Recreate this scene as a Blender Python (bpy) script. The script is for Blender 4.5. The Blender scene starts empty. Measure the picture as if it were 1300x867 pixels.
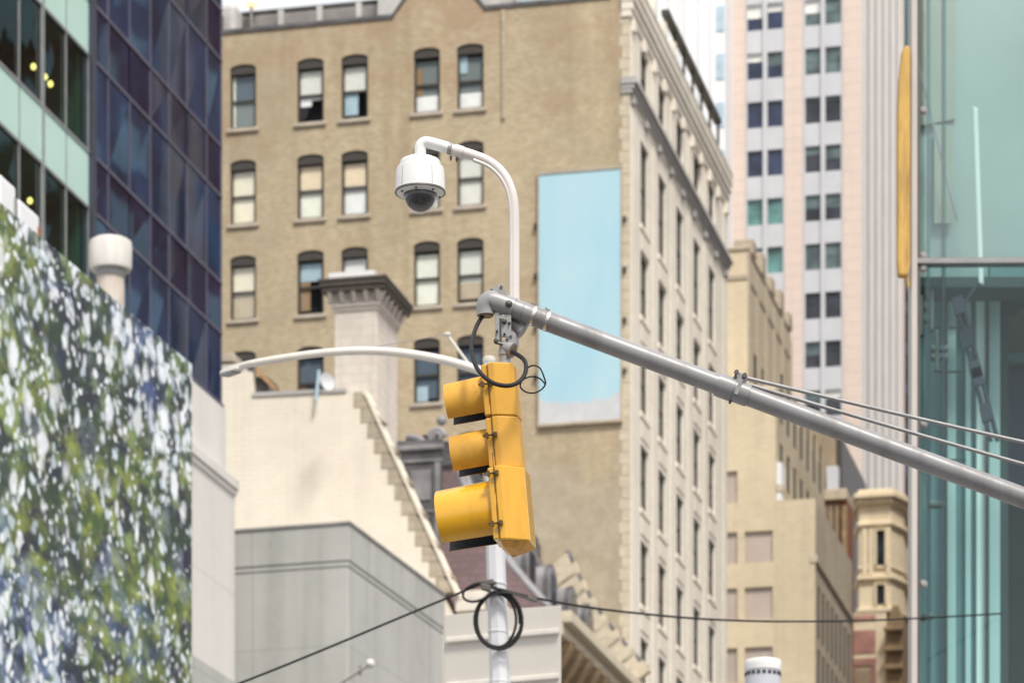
import bpy, bmesh, math, random
from mathutils import Vector, Matrix
random.seed(7)
S = bpy.context.scene
COL = S.collection
F = 4377.0; CZ = 1.7; HX = 650.0; HY = 1750.0
R = math.radians

# ------------------------------------------------------------------ frames
def P(px, py, Y):
    return Vector(((px-HX)/F*Y, Y, CZ+(HY-py)/F*Y))
class Grid:
    """street grid turned about the vertical; u = along the cross street, v = up the avenue"""
    def __init__(s, deg):
        s.a = R(deg); s.c = math.cos(s.a); s.s = math.sin(s.a)
    def w(s, u, v): return (u*s.c + v*s.s, -u*s.s + v*s.c)
    def t(s, px, plane, c):
        a = (px-HX)/F
        return c/(a*s.s+s.c) if plane == 'V' else c/(a*s.c-s.s)
    def onV(s, px, py, v):      # wall v = const -> (u, z)
        a = (px-HX)/F; t = s.t(px, 'V', v)
        return (t*(a*s.c-s.s), CZ+(HY-py)/F*t)
    def onU(s, px, py, u):      # wall u = const -> (v, z)
        a = (px-HX)/F; t = s.t(px, 'U', u)
        return (t*(a*s.s+s.c), CZ+(HY-py)/F*t)
G = Grid(13.2)

# ------------------------------------------------------------------ mesh building
class MB:
    def __init__(s, off=(0, 0, 0)):
        s.bm = bmesh.new(); s.off = Vector(off)
    def face(s, pts):
        try: return s.bm.faces.new([s.bm.verts.new(Vector(p)) for p in pts])
        except ValueError: return None
    def box(s, x0, x1, y0, y1, z0, z1):
        v = [s.bm.verts.new((x, y, z)) for z in (z0, z1) for y in (y0, y1) for x in (x0, x1)]
        for f in ((0,2,3,1),(4,5,7,6),(0,1,5,4),(2,6,7,3),(0,4,6,2),(1,3,7,5)):
            s.bm.faces.new([v[i] for i in f])
        return v
    def obox(s, c, ax, ay, az):
        c = Vector(c); ax = Vector(ax); ay = Vector(ay); az = Vector(az)
        v = [s.bm.verts.new(c+ax*i+ay*j+az*k) for k in (-1,1) for j in (-1,1) for i in (-1,1)]
        for f in ((0,2,3,1),(4,5,7,6),(0,1,5,4),(2,6,7,3),(0,4,6,2),(1,3,7,5)):
            s.bm.faces.new([v[i] for i in f])
    def prism(s, pts, d):
        d = Vector(d); n = len(pts)
        a = [s.bm.verts.new(Vector(p)) for p in pts]; b = [s.bm.verts.new(Vector(p)+d) for p in pts]
        s.bm.faces.new(a); s.bm.faces.new(list(reversed(b)))
        for i in range(n):
            s.bm.faces.new((a[i], b[i], b[(i+1)%n], a[(i+1)%n]))
    def tube(s, path, r, seg=12, cap=True, closed=False):
        path = [Vector(p) for p in path]; n = len(path)
        rs = r if isinstance(r, (list, tuple)) else [r]*n
        rings = []; up = None
        for i, p in enumerate(path):
            if closed: d = path[(i+1)%n]-path[i-1]
            else: d = path[min(i+1, n-1)]-path[max(i-1, 0)]
            d.normalize()
            if up is None:
                up = Vector((0,0,1)) if abs(d.z) < .9 else Vector((1,0,0))
            x = (up - d*up.dot(d)).normalized(); y = d.cross(x); up = x
            rings.append([s.bm.verts.new(p + rs[i]*(x*math.cos(2*math.pi*k/seg)+y*math.sin(2*math.pi*k/seg))) for k in range(seg)])
        m = n if closed else n-1
        for i in range(m):
            A = rings[i]; B = rings[(i+1)%n]
            for k in range(seg):
                s.bm.faces.new((A[k], A[(k+1)%seg], B[(k+1)%seg], B[k]))
        if cap and not closed:
            s.bm.faces.new(list(reversed(rings[0]))); s.bm.faces.new(rings[-1])
    def lathe(s, prof, c, ax=(0,0,1), seg=40, capa=True, capb=True):
        """prof: list of (radius, height along ax)"""
        c = Vector(c); ax = Vector(ax).normalized()
        x = ax.orthogonal().normalized(); y = ax.cross(x)
        rings = []
        for r, h in prof:
            rings.append([s.bm.verts.new(c+ax*h+r*(x*math.cos(2*math.pi*k/seg)+y*math.sin(2*math.pi*k/seg))) for k in range(seg)])
        for A, B in zip(rings, rings[1:]):
            for k in range(seg):
                s.bm.faces.new((A[k], A[(k+1)%seg], B[(k+1)%seg], B[k]))
        if capa and prof[0][0] > 1e-5: s.bm.faces.new(list(reversed(rings[0])))
        if capb and prof[-1][0] > 1e-5: s.bm.faces.new(rings[-1])
    def build(s, name, mat, parent=None, smooth=None, bevel=0, rot=None, loc=None):
        bmesh.ops.remove_doubles(s.bm, verts=s.bm.verts, dist=1e-5)
        bmesh.ops.recalc_face_normals(s.bm, faces=s.bm.faces)
        bmesh.ops.translate(s.bm, verts=s.bm.verts, vec=-s.off)
        me = bpy.data.meshes.new(name); s.bm.to_mesh(me); s.bm.free()
        for m in (mat if isinstance(mat, (list, tuple)) else [mat]): me.materials.append(m)
        o = bpy.data.objects.new(name, me); COL.objects.link(o)
        if parent: o.parent = parent
        if loc: o.location = loc
        if smooth is not None:
            for p in me.polygons: p.use_smooth = True
            md = o.modifiers.new('es', 'EDGE_SPLIT'); md.split_angle = R(smooth)
        if bevel:
            md = o.modifiers.new('bv', 'BEVEL'); md.width = bevel; md.segments = 2; md.limit_method = 'ANGLE'; md.angle_limit = R(35)
        return o
def smoothpath(pts, n=8, closed=False):
    pts = [Vector(p) for p in pts]; out = []; N = len(pts)
    rng = range(N) if closed else range(N-1)
    for i in rng:
        if closed: a, b, c, d = pts[i-1], pts[i], pts[(i+1)%N], pts[(i+2)%N]
        else: a, b, c, d = pts[max(i-1,0)], pts[i], pts[i+1], pts[min(i+2,N-1)]
        for k in range(n):
            t = k/n
            out.append(.5*((2*b)+(c-a)*t+(2*a-5*b+4*c-d)*t*t+(3*b-a-3*c+d)*t**3))
    if not closed: out.append(pts[-1])
    return out

def tag(o, label, cat, group=None, kind=None):
    if label: o['label'] = label
    if cat: o['category'] = cat
    if group: o['group'] = group
    if kind: o['kind'] = kind
    return o
def thing(name, label, cat, loc=(0,0,0), rotz=0, group=None):
    o = bpy.data.objects.new(name, None); COL.objects.link(o)
    o.location = loc; o.rotation_euler = (0, 0, rotz); o.empty_display_size = .3
    return tag(o, label, cat, group)
def gthing(grid, name, label, cat, u, v, z=0, group=None):
    x, y = grid.w(u, v)
    o = thing(name, label, cat, (x, y, z), -grid.a, group)
    return o, (u, v, z)
def dup(o, parent, loc, tree=True):
    c = o.copy(); COL.objects.link(c); c.parent = parent; c.location = loc
    if tree:
        for ch in list(o.children):
            k = ch.copy(); COL.objects.link(k); k.parent = c
    return c

# ------------------------------------------------------------------ materials
def nodes(name):
    m = bpy.data.materials.new(name); m.use_nodes = True
    nt = m.node_tree; b = nt.nodes['Principled BSDF']
    return m, nt, b
def N(nt, typ, **kw):
    n = nt.nodes.new(typ)
    for k, v in kw.items(): setattr(n, k, v)
    return n
def mixc(nt, fac, a, b, mode='MIX'):
    n = N(nt, 'ShaderNodeMix', data_type='RGBA', blend_type=mode)
    for sock, val in ((n.inputs[0], fac), (n.inputs[6], a), (n.inputs[7], b)):
        if hasattr(val, 'is_output'): nt.links.new(val, sock)
        elif isinstance(val, (int, float)): sock.default_value = val
        else: sock.default_value = (*val, 1) if len(val) == 3 else val
    return n.outputs[2]
def math_(nt, op, a, b=0.0, clamp=False):
    n = N(nt, 'ShaderNodeMath', operation=op, use_clamp=clamp)
    for i, v in enumerate((a, b)):
        if hasattr(v, 'is_output'): nt.links.new(v, n.inputs[i])
        else: n.inputs[i].default_value = v
    return n.outputs[0]
def ramp(nt, src, lo, hi):
    n = N(nt, 'ShaderNodeMapRange', clamp=True); nt.links.new(src, n.inputs[0])
    n.inputs[1].default_value = lo; n.inputs[2].default_value = hi
    return n.outputs[0]
def ocoord(nt): return N(nt, 'ShaderNodeTexCoord').outputs['Object']
def scaled(nt, src, sc, rot=(0,0,0)):
    n = N(nt, 'ShaderNodeMapping'); n.inputs['Scale'].default_value = sc; n.inputs['Rotation'].default_value = rot
    nt.links.new(src, n.inputs['Vector']); return n.outputs[0]
def noise(nt, src, scale, detail=4, rough=.55):
    n = N(nt, 'ShaderNodeTexNoise'); n.inputs['Scale'].default_value = scale
    n.inputs['Detail'].default_value = detail; n.inputs['Roughness'].default_value = rough
    nt.links.new(src, n.inputs['Vector']); return n.outputs['Fac']
def bump(nt, b, h, strength, dist):
    n = N(nt, 'ShaderNodeBump'); n.inputs['Strength'].default_value = strength; n.inputs['Distance'].default_value = dist
    nt.links.new(h, n.inputs['Height']); nt.links.new(n.outputs[0], b.inputs['Normal'])
def wallvec(nt):
    """(along, up, 0) on walls whichever way they face"""
    tc = N(nt, 'ShaderNodeTexCoord')
    sp = N(nt, 'ShaderNodeSeparateXYZ'); nt.links.new(tc.outputs['Object'], sp.inputs[0])
    sn = N(nt, 'ShaderNodeSeparateXYZ'); nt.links.new(tc.outputs['Normal'], sn.inputs[0])
    f = math_(nt, 'GREATER_THAN', math_(nt, 'ABSOLUTE', sn.outputs[0]), .7)
    mx = N(nt, 'ShaderNodeMix', data_type='FLOAT')
    nt.links.new(f, mx.inputs[0]); nt.links.new(sp.outputs[0], mx.inputs[2]); nt.links.new(sp.outputs[1], mx.inputs[3])
    cb = N(nt, 'ShaderNodeCombineXYZ'); nt.links.new(mx.outputs[0], cb.inputs[0]); nt.links.new(sp.outputs[2], cb.inputs[1])
    return cb.outputs[0]

def plain(name, c, rough=.6, metal=0, var=.12, scale=3.0, spec=.5, bmp=0, coat=0):
    m, nt, b = nodes(name)
    o = ocoord(nt)
    n = noise(nt, o, scale, 5)
    c2 = tuple(x*(1-var*1.6) for x in c); c1 = tuple(min(1, x*(1+var*.6)) for x in c)
    nt.links.new(mixc(nt, ramp(nt, n, .3, .7), c2, c1), b.inputs['Base Color'])
    b.inputs['Roughness'].default_value = rough; b.inputs['Metallic'].default_value = metal
    b.inputs['Specular IOR Level'].default_value = spec
    b.inputs['Coat Weight'].default_value = coat
    if bmp: bump(nt, b, noise(nt, o, scale*8, 3), bmp, .01)
    return m
def masonry(name, c1, c2, mortar, stain, bw=.22, bh=.075, streak=.5, blot=.5, rough=.9, blotscale=.18, joint=.012):
    """coursed brick or block wall, with blotches and run-down streaks of dirt"""
    m, nt, b = nodes(name)
    v = wallvec(nt)
    br = N(nt, 'ShaderNodeTexBrick'); nt.links.new(v, br.inputs['Vector'])
    br.inputs['Scale'].default_value = 1; br.inputs['Brick Width'].default_value = bw; br.inputs['Row Height'].default_value = bh
    br.inputs['Mortar Size'].default_value = joint; br.inputs['Mortar Smooth'].default_value = .3
    br.inputs['Color1'].default_value = (*c1, 1); br.inputs['Color2'].default_value = (*c2, 1); br.inputs['Mortar'].default_value = (*mortar, 1)
    br.inputs['Bias'].default_value = -.1
    col = br.outputs['Color']
    n1 = ramp(nt, noise(nt, v, blotscale, 6, .62), .42, .68)
    n2 = ramp(nt, noise(nt, scaled(nt, v, (1.1, .07, 1)), 1.0, 5, .6), .5, .75)
    n3 = ramp(nt, noise(nt, v, 1.9, 5, .65), .35, .75)
    col = mixc(nt, math_(nt, 'MULTIPLY', n1, blot), col, stain)
    col = mixc(nt, math_(nt, 'MULTIPLY', n2, streak), col, tuple(x*.62 for x in stain))
    col = mixc(nt, math_(nt, 'MULTIPLY', n3, .22), col, tuple(min(1, x*1.25) for x in c1))
    nt.links.new(col, b.inputs['Base Color']); b.inputs['Roughness'].default_value = rough
    b.inputs['Specular IOR Level'].default_value = .25
    bump(nt, b, br.outputs['Fac'], -.4, .01)
    return m
def glass_dark(name, c, rough=.03, ior=1.7, wob=.02, wscale=.5, var=.4):
    """tinted facade glass: deep colour under a mirror-like face that is never quite flat"""
    m, nt, b = nodes(name)
    o = ocoord(nt); n = noise(nt, o, .7, 2)
    nt.links.new(mixc(nt, ramp(nt, n, .35, .65), tuple(x*(1-var) for x in c), tuple(x*(1+var) for x in c)), b.inputs['Base Color'])
    b.inputs['Roughness'].default_value = rough; b.inputs['IOR'].default_value = ior
    if wob: bump(nt, b, noise(nt, o, wscale, 1), 1.0, wob)
    return m
def glass_clear(name, tint, refl=1.0, ior=1.5, rough=.02, wob=0):
    m = bpy.data.materials.new(name); m.use_nodes = True; nt = m.node_tree
    nt.nodes.remove(nt.nodes['Principled BSDF']); out = nt.nodes['Material Output']
    tr = N(nt, 'ShaderNodeBsdfTransparent'); tr.inputs[0].default_value = (*tint, 1)
    gl = N(nt, 'ShaderNodeBsdfGlossy'); gl.inputs['Roughness'].default_value = rough; gl.inputs[0].default_value = (refl, refl, refl, 1)
    fr = N(nt, 'ShaderNodeFresnel'); ge = N(nt, 'ShaderNodeNewGeometry')
    iv = N(nt, 'ShaderNodeMix', data_type='FLOAT'); iv.inputs[2].default_value = ior; iv.inputs[3].default_value = 1/ior
    nt.links.new(ge.outputs['Backfacing'], iv.inputs[0]); nt.links.new(iv.outputs[0], fr.inputs[0])   # a thin sheet: same from both sides
    if wob:
        bp = N(nt, 'ShaderNodeBump'); bp.inputs['Distance'].default_value = wob
        nt.links.new(noise(nt, ocoord(nt), .8, 1), bp.inputs['Height'])
        nt.links.new(bp.outputs[0], gl.inputs['Normal']); nt.links.new(bp.outputs[0], fr.inputs['Normal'])
    mx = N(nt, 'ShaderNodeMixShader'); nt.links.new(fr.outputs[0], mx.inputs[0])
    nt.links.new(tr.outputs[0], mx.inputs[1]); nt.links.new(gl.outputs[0], mx.inputs[2])
    nt.links.new(mx.outputs[0], out.inputs[0])
    return m
def emit(name, c, s):
    m, nt, b = nodes(name)
    b.inputs['Emission Color'].default_value = (*c, 1); b.inputs['Emission Strength'].default_value = s
    b.inputs['Base Color'].default_value = (*c, 1)
    return m
def painted(name, c, rough, dirt, amount, coat=0, scale=9, bmpd=.0008):
    """painted metal or plastic with grime streaks, specks and scuffs"""
    m, nt, b = nodes(name)
    o = ocoord(nt)
    a = ramp(nt, noise(nt, scaled(nt, o, (1, 1, .22)), scale, 6, .65), .48, .78)
    s = ramp(nt, noise(nt, o, scale*11, 3, .6), .68, .74)
    fade = ramp(nt, noise(nt, o, scale*.35, 3), .3, .7)
    col = mixc(nt, fade, tuple(x*.9 for x in c), tuple(min(1, x*1.06) for x in c))
    col = mixc(nt, math_(nt, 'MULTIPLY', a, amount), col, dirt)
    col = mixc(nt, math_(nt, 'MULTIPLY', s, min(1, amount*1.8)), col, tuple(x*.4 for x in dirt))
    nt.links.new(col, b.inputs['Base Color'])
    nt.links.new(math_(nt, 'ADD', math_(nt, 'MULTIPLY', a, .25), rough), b.inputs['Roughness'])
    b.inputs['Coat Weight'].default_value = coat; b.inputs['Coat Roughness'].default_value = .12
    bump(nt, b, noise(nt, o, scale*4, 3), .5, bmpd)
    return m

M = {}
M['yellow_old'] = painted('weathered_yellow', (.60, .315, .034), .47, (.24, .12, .035), .75)
M['yellow_new'] = painted('glossy_yellow', (.70, .365, .012), .26, (.32, .15, .02), .45, coat=.7)
M['black_in'] = plain('matt_black', (.035, .036, .042), .55)
M['brass'] = plain('dirty_brass', (.12, .08, .04), .45, .6)
M['galv'] = painted('galvanised_grey', (.27, .27, .275), .38, (.16, .15, .14), .28, scale=14)
M['galv_arm'] = painted('grey_arm_paint', (.245, .245, .255), .38, (.11, .10, .095), .7, scale=8)
M['dark_steel'] = plain('dark_steel', (.10, .095, .09), .5, .5)
M['steel_band'] = plain('steel_band', (.62, .60, .57), .28, .8)
M['white_cam'] = painted('white_plastic', (.66, .66, .66), .35, (.5, .48, .45), .12)
M['white_pipe'] = painted('white_pipe_paint', (.63, .59, .57), .38, (.40, .33, .29), .35, scale=7)
M['cable'] = plain('black_cable', (.012, .012, .013), .5, spec=.25, bmp=.3, scale=40)
M['cable_grey'] = plain('grey_black_cable', (.014, .014, .016), .42, spec=.3, bmp=.4, scale=60)
M['rubber'] = plain('tan_gasket', (.20, .15, .09), .7)
M['lamp_pole'] = painted('pale_grey_pole_paint', (.56, .57, .60), .35, (.36, .34, .34), .3, scale=3)
M['lamp_arm'] = painted('white_arm_paint', (.62, .60, .56), .4, (.3, .28, .25), .3, scale=4)
M['lens_off'] = None
M['beige_brick'] = None

# tan brick of the tall side wall: ochre brick, reddish patches where render and paint have gone
def tan_brick():
    m, nt, b = nodes('tan_brick')
    v = wallvec(nt)
    br = N(nt, 'ShaderNodeTexBrick'); nt.links.new(v, br.inputs['Vector'])
    for k, x in (('Scale', 1), ('Brick Width', .24), ('Row Height', .08), ('Mortar Size', .012), ('Bias', -.1)): br.inputs[k].default_value = x
    br.inputs['Color1'].default_value = (.565, .485, .35, 1); br.inputs['Color2'].default_value = (.43, .36, .245, 1); br.inputs['Mortar'].default_value = (.42, .34, .24, 1)
    col = br.outputs['Color']
    sp = N(nt, 'ShaderNodeSeparateXYZ'); nt.links.new(v, sp.inputs[0])
    big = noise(nt, v, .16, 6, .65)
    col = mixc(nt, math_(nt, 'MULTIPLY', ramp(nt, big, .47, .60), .6), col, (.37, .32, .225))
    # bare reddish brick, more of it towards the parapet
    topw = ramp(nt, sp.outputs[1], 46.0, 52.5)
    red = ramp(nt, math_(nt, 'ADD', noise(nt, v, .45, 6, .7), math_(nt, 'MULTIPLY', topw, .17)), .56, .72)
    col = mixc(nt, math_(nt, 'MULTIPLY', red, .6), col, (.38, .245, .165))
    run = ramp(nt, noise(nt, scaled(nt, v, (.9, .05, 1)), 1, 5, .6), .52, .76)
    col = mixc(nt, math_(nt, 'MULTIPLY', run, .58), col, (.27, .20, .12))
    pale = ramp(nt, noise(nt, scaled(nt, v, (.7, .16, 1)), .9, 5, .6), .5, .72)
    col = mixc(nt, math_(nt, 'MULTIPLY', pale, .35), col, (.62, .52, .36))
    low = ramp(nt, math_(nt, 'ADD', sp.outputs[1], math_(nt, 'MULTIPLY', noise(nt, v, .5, 4), 6.0)), 38.5, 37.0)
    rough = mixc(nt, ramp(nt, noise(nt, v, 1.1, 6, .7), .35, .68), (.50, .45, .36), (.36, .325, .25))
    col = mixc(nt, math_(nt, 'MULTIPLY', low, .75), col, rough)
    fine = ramp(nt, noise(nt, v, 2.6, 5, .7), .35, .7)
    col = mixc(nt, math_(nt, 'MULTIPLY', fine, .4), col, (.30, .24, .15))
    nt.links.new(col, b.inputs['Base Color']); b.inputs['Roughness'].default_value = .92; b.inputs['Specular IOR Level'].default_value = .2
    bump(nt, b, br.outputs['Fac'], -.3, .01)
    return m
M['tan_brick'] = tan_brick()
M['cream_stone'] = masonry('cream_stone', (.80, .755, .67), (.74, .70, .62), (.58, .54, .47), (.56, .50, .42), 1.1, .45, .35, .35, joint=.01)
M['grey_stone'] = masonry('grey_cornice_stone', (.50, .49, .48), (.44, .43, .43), (.35, .34, .33), (.30, .29, .28), 1.2, .3, .4, .4, joint=.01)
M['quoin'] = masonry('quoin_stone', (.62, .56, .44), (.55, .49, .38), (.45, .40, .31), (.40, .34, .26), .6, .3, .3, .3)
M['cream_brick'] = masonry('white_painted_brick', (.84, .775, .665), (.81, .745, .635), (.76, .695, .59), (.66, .59, .495), .5, .16, .25, .55, joint=.02)
M['brown_stone'] = masonry('brownstone_quoins', (.52, .45, .35), (.42, .36, .28), (.30, .26, .2), (.22, .19, .15), .5, .28, .3, .4)
M['chimney'] = masonry('chimney_stone', (.70, .65, .59), (.63, .58, .53), (.52, .47, .43), (.42, .37, .33), .6, .3, .55, .5)
M['chimney_dark'] = masonry('shaded_cap_stone', (.12, .105, .095), (.15, .13, .11), (.08, .07, .065), (.05, .045, .04), .4, .12, .4, .5)  # shade beneath the overhanging cap put into the stone colour
M['slate'] = masonry('pinkish_slate', (.24, .17, .175), (.20, .145, .15), (.12, .10, .10), (.10, .085, .09), .3, .22, .3, .4, .6)
M['lead'] = plain('lead_sheet', (.13, .13, .14), .65, .1, .35, 1.2)
M['lead_light'] = plain('light_lead_sheet', (.27, .27, .285), .6, .1, .3, 1.2)
M['concrete'] = None
def concrete(name, c, dark, streak, panel=(3.0, 2.3)):
    m, nt, b = nodes(name)
    v = wallvec(nt)
    n1 = ramp(nt, noise(nt, v, .35, 6, .65), .35, .7)
    n2 = ramp(nt, noise(nt, scaled(nt, v, (1.3, .05, 1)), 1, 5, .6), .45, .75)
    n3 = ramp(nt, noise(nt, v, 2.6, 6, .7), .35, .7)
    col = mixc(nt, math_(nt, 'MULTIPLY', n1, .5), c, dark)
    col = mixc(nt, math_(nt, 'MULTIPLY', n2, streak), col, tuple(x*.68 for x in dark))
    col = mixc(nt, math_(nt, 'MULTIPLY', n3, .3), col, tuple(min(1, x*1.12) for x in c))
    br = N(nt, 'ShaderNodeTexBrick', offset=0.0); nt.links.new(v, br.inputs['Vector'])
    for k, x in (('Scale', 1), ('Brick Width', panel[0]), ('Row Height', panel[1]), ('Mortar Size', .022)): br.inputs[k].default_value = x
    col = mixc(nt, math_(nt, 'MULTIPLY', br.outputs['Fac'], .4), col, tuple(x*.7 for x in dark))
    nt.links.new(col, b.inputs['Base Color']); b.inputs['Roughness'].default_value = .85; b.inputs['Specular IOR Level'].default_value = .3
    return m
M['concrete'] = concrete('stained_concrete', (.47, .475, .46), (.33, .33, .315), .55)
M['limestone'] = concrete('pale_limestone', (.68, .66, .63), (.56, .54, .52), .3, (40, 2.6))
M['dark_stone'] = concrete('dark_base_stone', (.13, .13, .14), (.09, .09, .1), .4, (2, 1.2))
M['tan_block'] = masonry('tan_block', (.70, .60, .43), (.64, .545, .39), (.54, .46, .33), (.45, .37, .26), .4, .14, .3, .45)
M['tan_street'] = masonry('tan_street_stone', (.62, .55, .43), (.56, .49, .38), (.46, .40, .31), (.40, .33, .24), .9, .4, .55, .6)
M['brown_plain'] = masonry('brown_render', (.36, .29, .20), (.32, .26, .18), (.28, .22, .16), (.22, .17, .12), .5, .2, .5, .6)
M['turret'] = masonry('cream_terracotta', (.82, .71, .52), (.77, .67, .49), (.64, .54, .38), (.46, .36, .23), .7, .35, .35, .35)
M['red_brick'] = masonry('red_brick', (.36, .13, .075), (.28, .11, .07), (.25, .16, .12), (.16, .08, .06), .22, .08, .4, .5)
M['pink_panel'] = plain('dusty_pink_panel', (.46, .24, .20), .8, 0, .3, .8)
M['orn_brown'] = masonry('brown_ornament', (.42, .31, .19), (.32, .23, .13), (.14, .1, .06), (.12, .08, .05), .5, .5, .4, .5)
M['pink_granite'] = masonry('pink_granite', (.68, .565, .50), (.65, .545, .485), (.50, .42, .38), (.58, .47, .42), 6, .93, .12, .3, .5, joint=.03)
M['pale_panel'] = plain('pale_grey_panel', (.56, .57, .60), .45, 0, .06, .5)
M['rib_white'] = plain('white_rib', (.68, .63, .59), .5, 0, .06, .5)
M['rib_gap'] = plain('grey_rib_gap', (.32, .30, .28), .6, 0, .1, .5)  # plain darker grey between the white ribs
M['white_tower'] = plain('white_cladding', (.82, .83, .85), .5, 0, .03, .3)
M['roof_white'] = plain('weathered_roof_white', (.52, .52, .51), .6, 0, .18, 1.2)
M['navy_glass'] = glass_dark('navy_window', (.022, .034, .075), ior=1.55, wob=.01)
M['grey_glass'] = glass_dark('grey_window', (.035, .038, .048), ior=1.45, wob=.005)
M['teal_glass'] = glass_dark('teal_window', (.10, .22, .21), ior=1.5, wob=.005)
M['teal_grey_glass'] = glass_dark('tealgrey_window', (.10, .14, .145), ior=1.5, wob=.005)
M['tower_vision'] = glass_dark('tower_vision_glass', (.016, .036, .085), ior=1.75, wob=.006, wscale=.3)
M['tower_spandrel'] = glass_dark('tower_spandrel_glass', (.014, .018, .050), ior=1.6, wob=.005, wscale=.35)
M['tower_mullion'] = plain('tower_mullion', (.14, .135, .19), .4, .3)
M['mint'] = plain('mint_spandrel', (.52, .74, .67), .18, 0, .04, .4, .6)
M['mint_frame'] = plain('grey_mullion', (.34, .36, .37), .4, .4)
M['dark_frame'] = plain('dark_frame', (.05, .06, .085), .4, .2)
M['green_pane'] = glass_clear('green_window', (.55, .78, .70), .8, 1.42, .02, .004)
M['room_dark'] = plain('dark_room', (.05, .065, .06), .9, 0, .4, .4)
M['room_light'] = plain('dim_green_room', (.045, .095, .08), .9, 0, .3, .5)
M['lamp_warm'] = emit('warm_lamp', (1, .66, .2), 2.2)
M['win_frame'] = plain('dark_brown_frame', (.055, .048, .042), .5)
M['win_pane'] = glass_clear('old_window_pane', (.98, .99, .98), .9, 1.5, .02, .015)
M['room_black'] = plain('unlit_room', (.055, .062, .066), .9)
M['sill'] = plain('stone_sill', (.50, .44, .36), .85, 0, .2, 1.5)
for k, c in dict(cream=(.90, .85, .70), white=(.90, .92, .94), grey=(.82, .83, .79), warm=(.92, .77, .58), pale=(.90, .92, .84), tan=(.55, .47, .36), slate=(.20, .24, .25), navy=(.10, .14, .19), blue=(.45, .60, .70), brown=(.33, .22, .12)).items():
    M['blind_'+k] = plain('blind_'+k, c, .8, 0, .10, 1.3)
M['asphalt'] = plain('asphalt', (.05, .05, .052), .9, 0, .25, .8, bmp=.4)
M['paving'] = masonry('paving', (.34, .33, .32), (.30, .29, .28), (.2, .2, .19), (.22, .21, .2), 1.5, 1.5, .2, .4)
M['road_white'] = plain('road_paint', (.75, .75, .73), .7)
M['rail_dark'] = plain('black_rail', (.05, .05, .05), .5)
M['copper'] = plain('green_copper', (.30, .36, .31), .6, .2, .3, 1)
M['louvre'] = plain('grey_louvre', (.34, .33, .325), .6, .2, .2, 1.2)
M['wood'] = plain('weathered_wood', (.42, .26, .13), .7, 0, .3, 4)
M['sky_blue'] = None
M['vent'] = painted('white_vent_paint', (.68, .66, .63), .5, (.30, .22, .15), .45, scale=2.5, bmpd=.004)
M['rust_stem'] = painted('rusty_stem', (.55, .50, .45), .6, (.30, .14, .06), .7, scale=3, bmpd=.004)

def blue_panel():
    m, nt, b = nodes('faded_blue_sign')
    v = ocoord(nt)
    sp = N(nt, 'ShaderNodeSeparateXYZ'); nt.links.new(v, sp.inputs[0])
    n = ramp(nt, noise(nt, scaled(nt, v, (.35, 1, .12)), 1, 3), .35, .7)
    col = mixc(nt, n, (.34, .58, .71), (.46, .66, .72))
    # printed cloud bank along the foot of the sign, heaped up at both ends
    w = math_(nt, 'MULTIPLY', math_(nt, 'ABSOLUTE', math_(nt, 'SUBTRACT', sp.outputs[0], 1.48)), .66)
    hgt = math_(nt, 'ADD', math_(nt, 'MULTIPLY', math_(nt, 'POWER', w, 9.0), .35), math_(nt, 'ADD', .55, math_(nt, 'MULTIPLY', noise(nt, v, 1.6, 4), .55)))
    f = ramp(nt, math_(nt, 'SUBTRACT', hgt, sp.outputs[2]), -.1, .1)
    col = mixc(nt, f, col, mixc(nt, noise(nt, v, 2.2, 4), (.46, .48, .52), (.66, .67, .68)))
    nt.links.new(col, b.inputs['Base Color']); b.inputs['Roughness'].default_value = .6
    return m
M['sky_blue'] = blue_panel()

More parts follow.
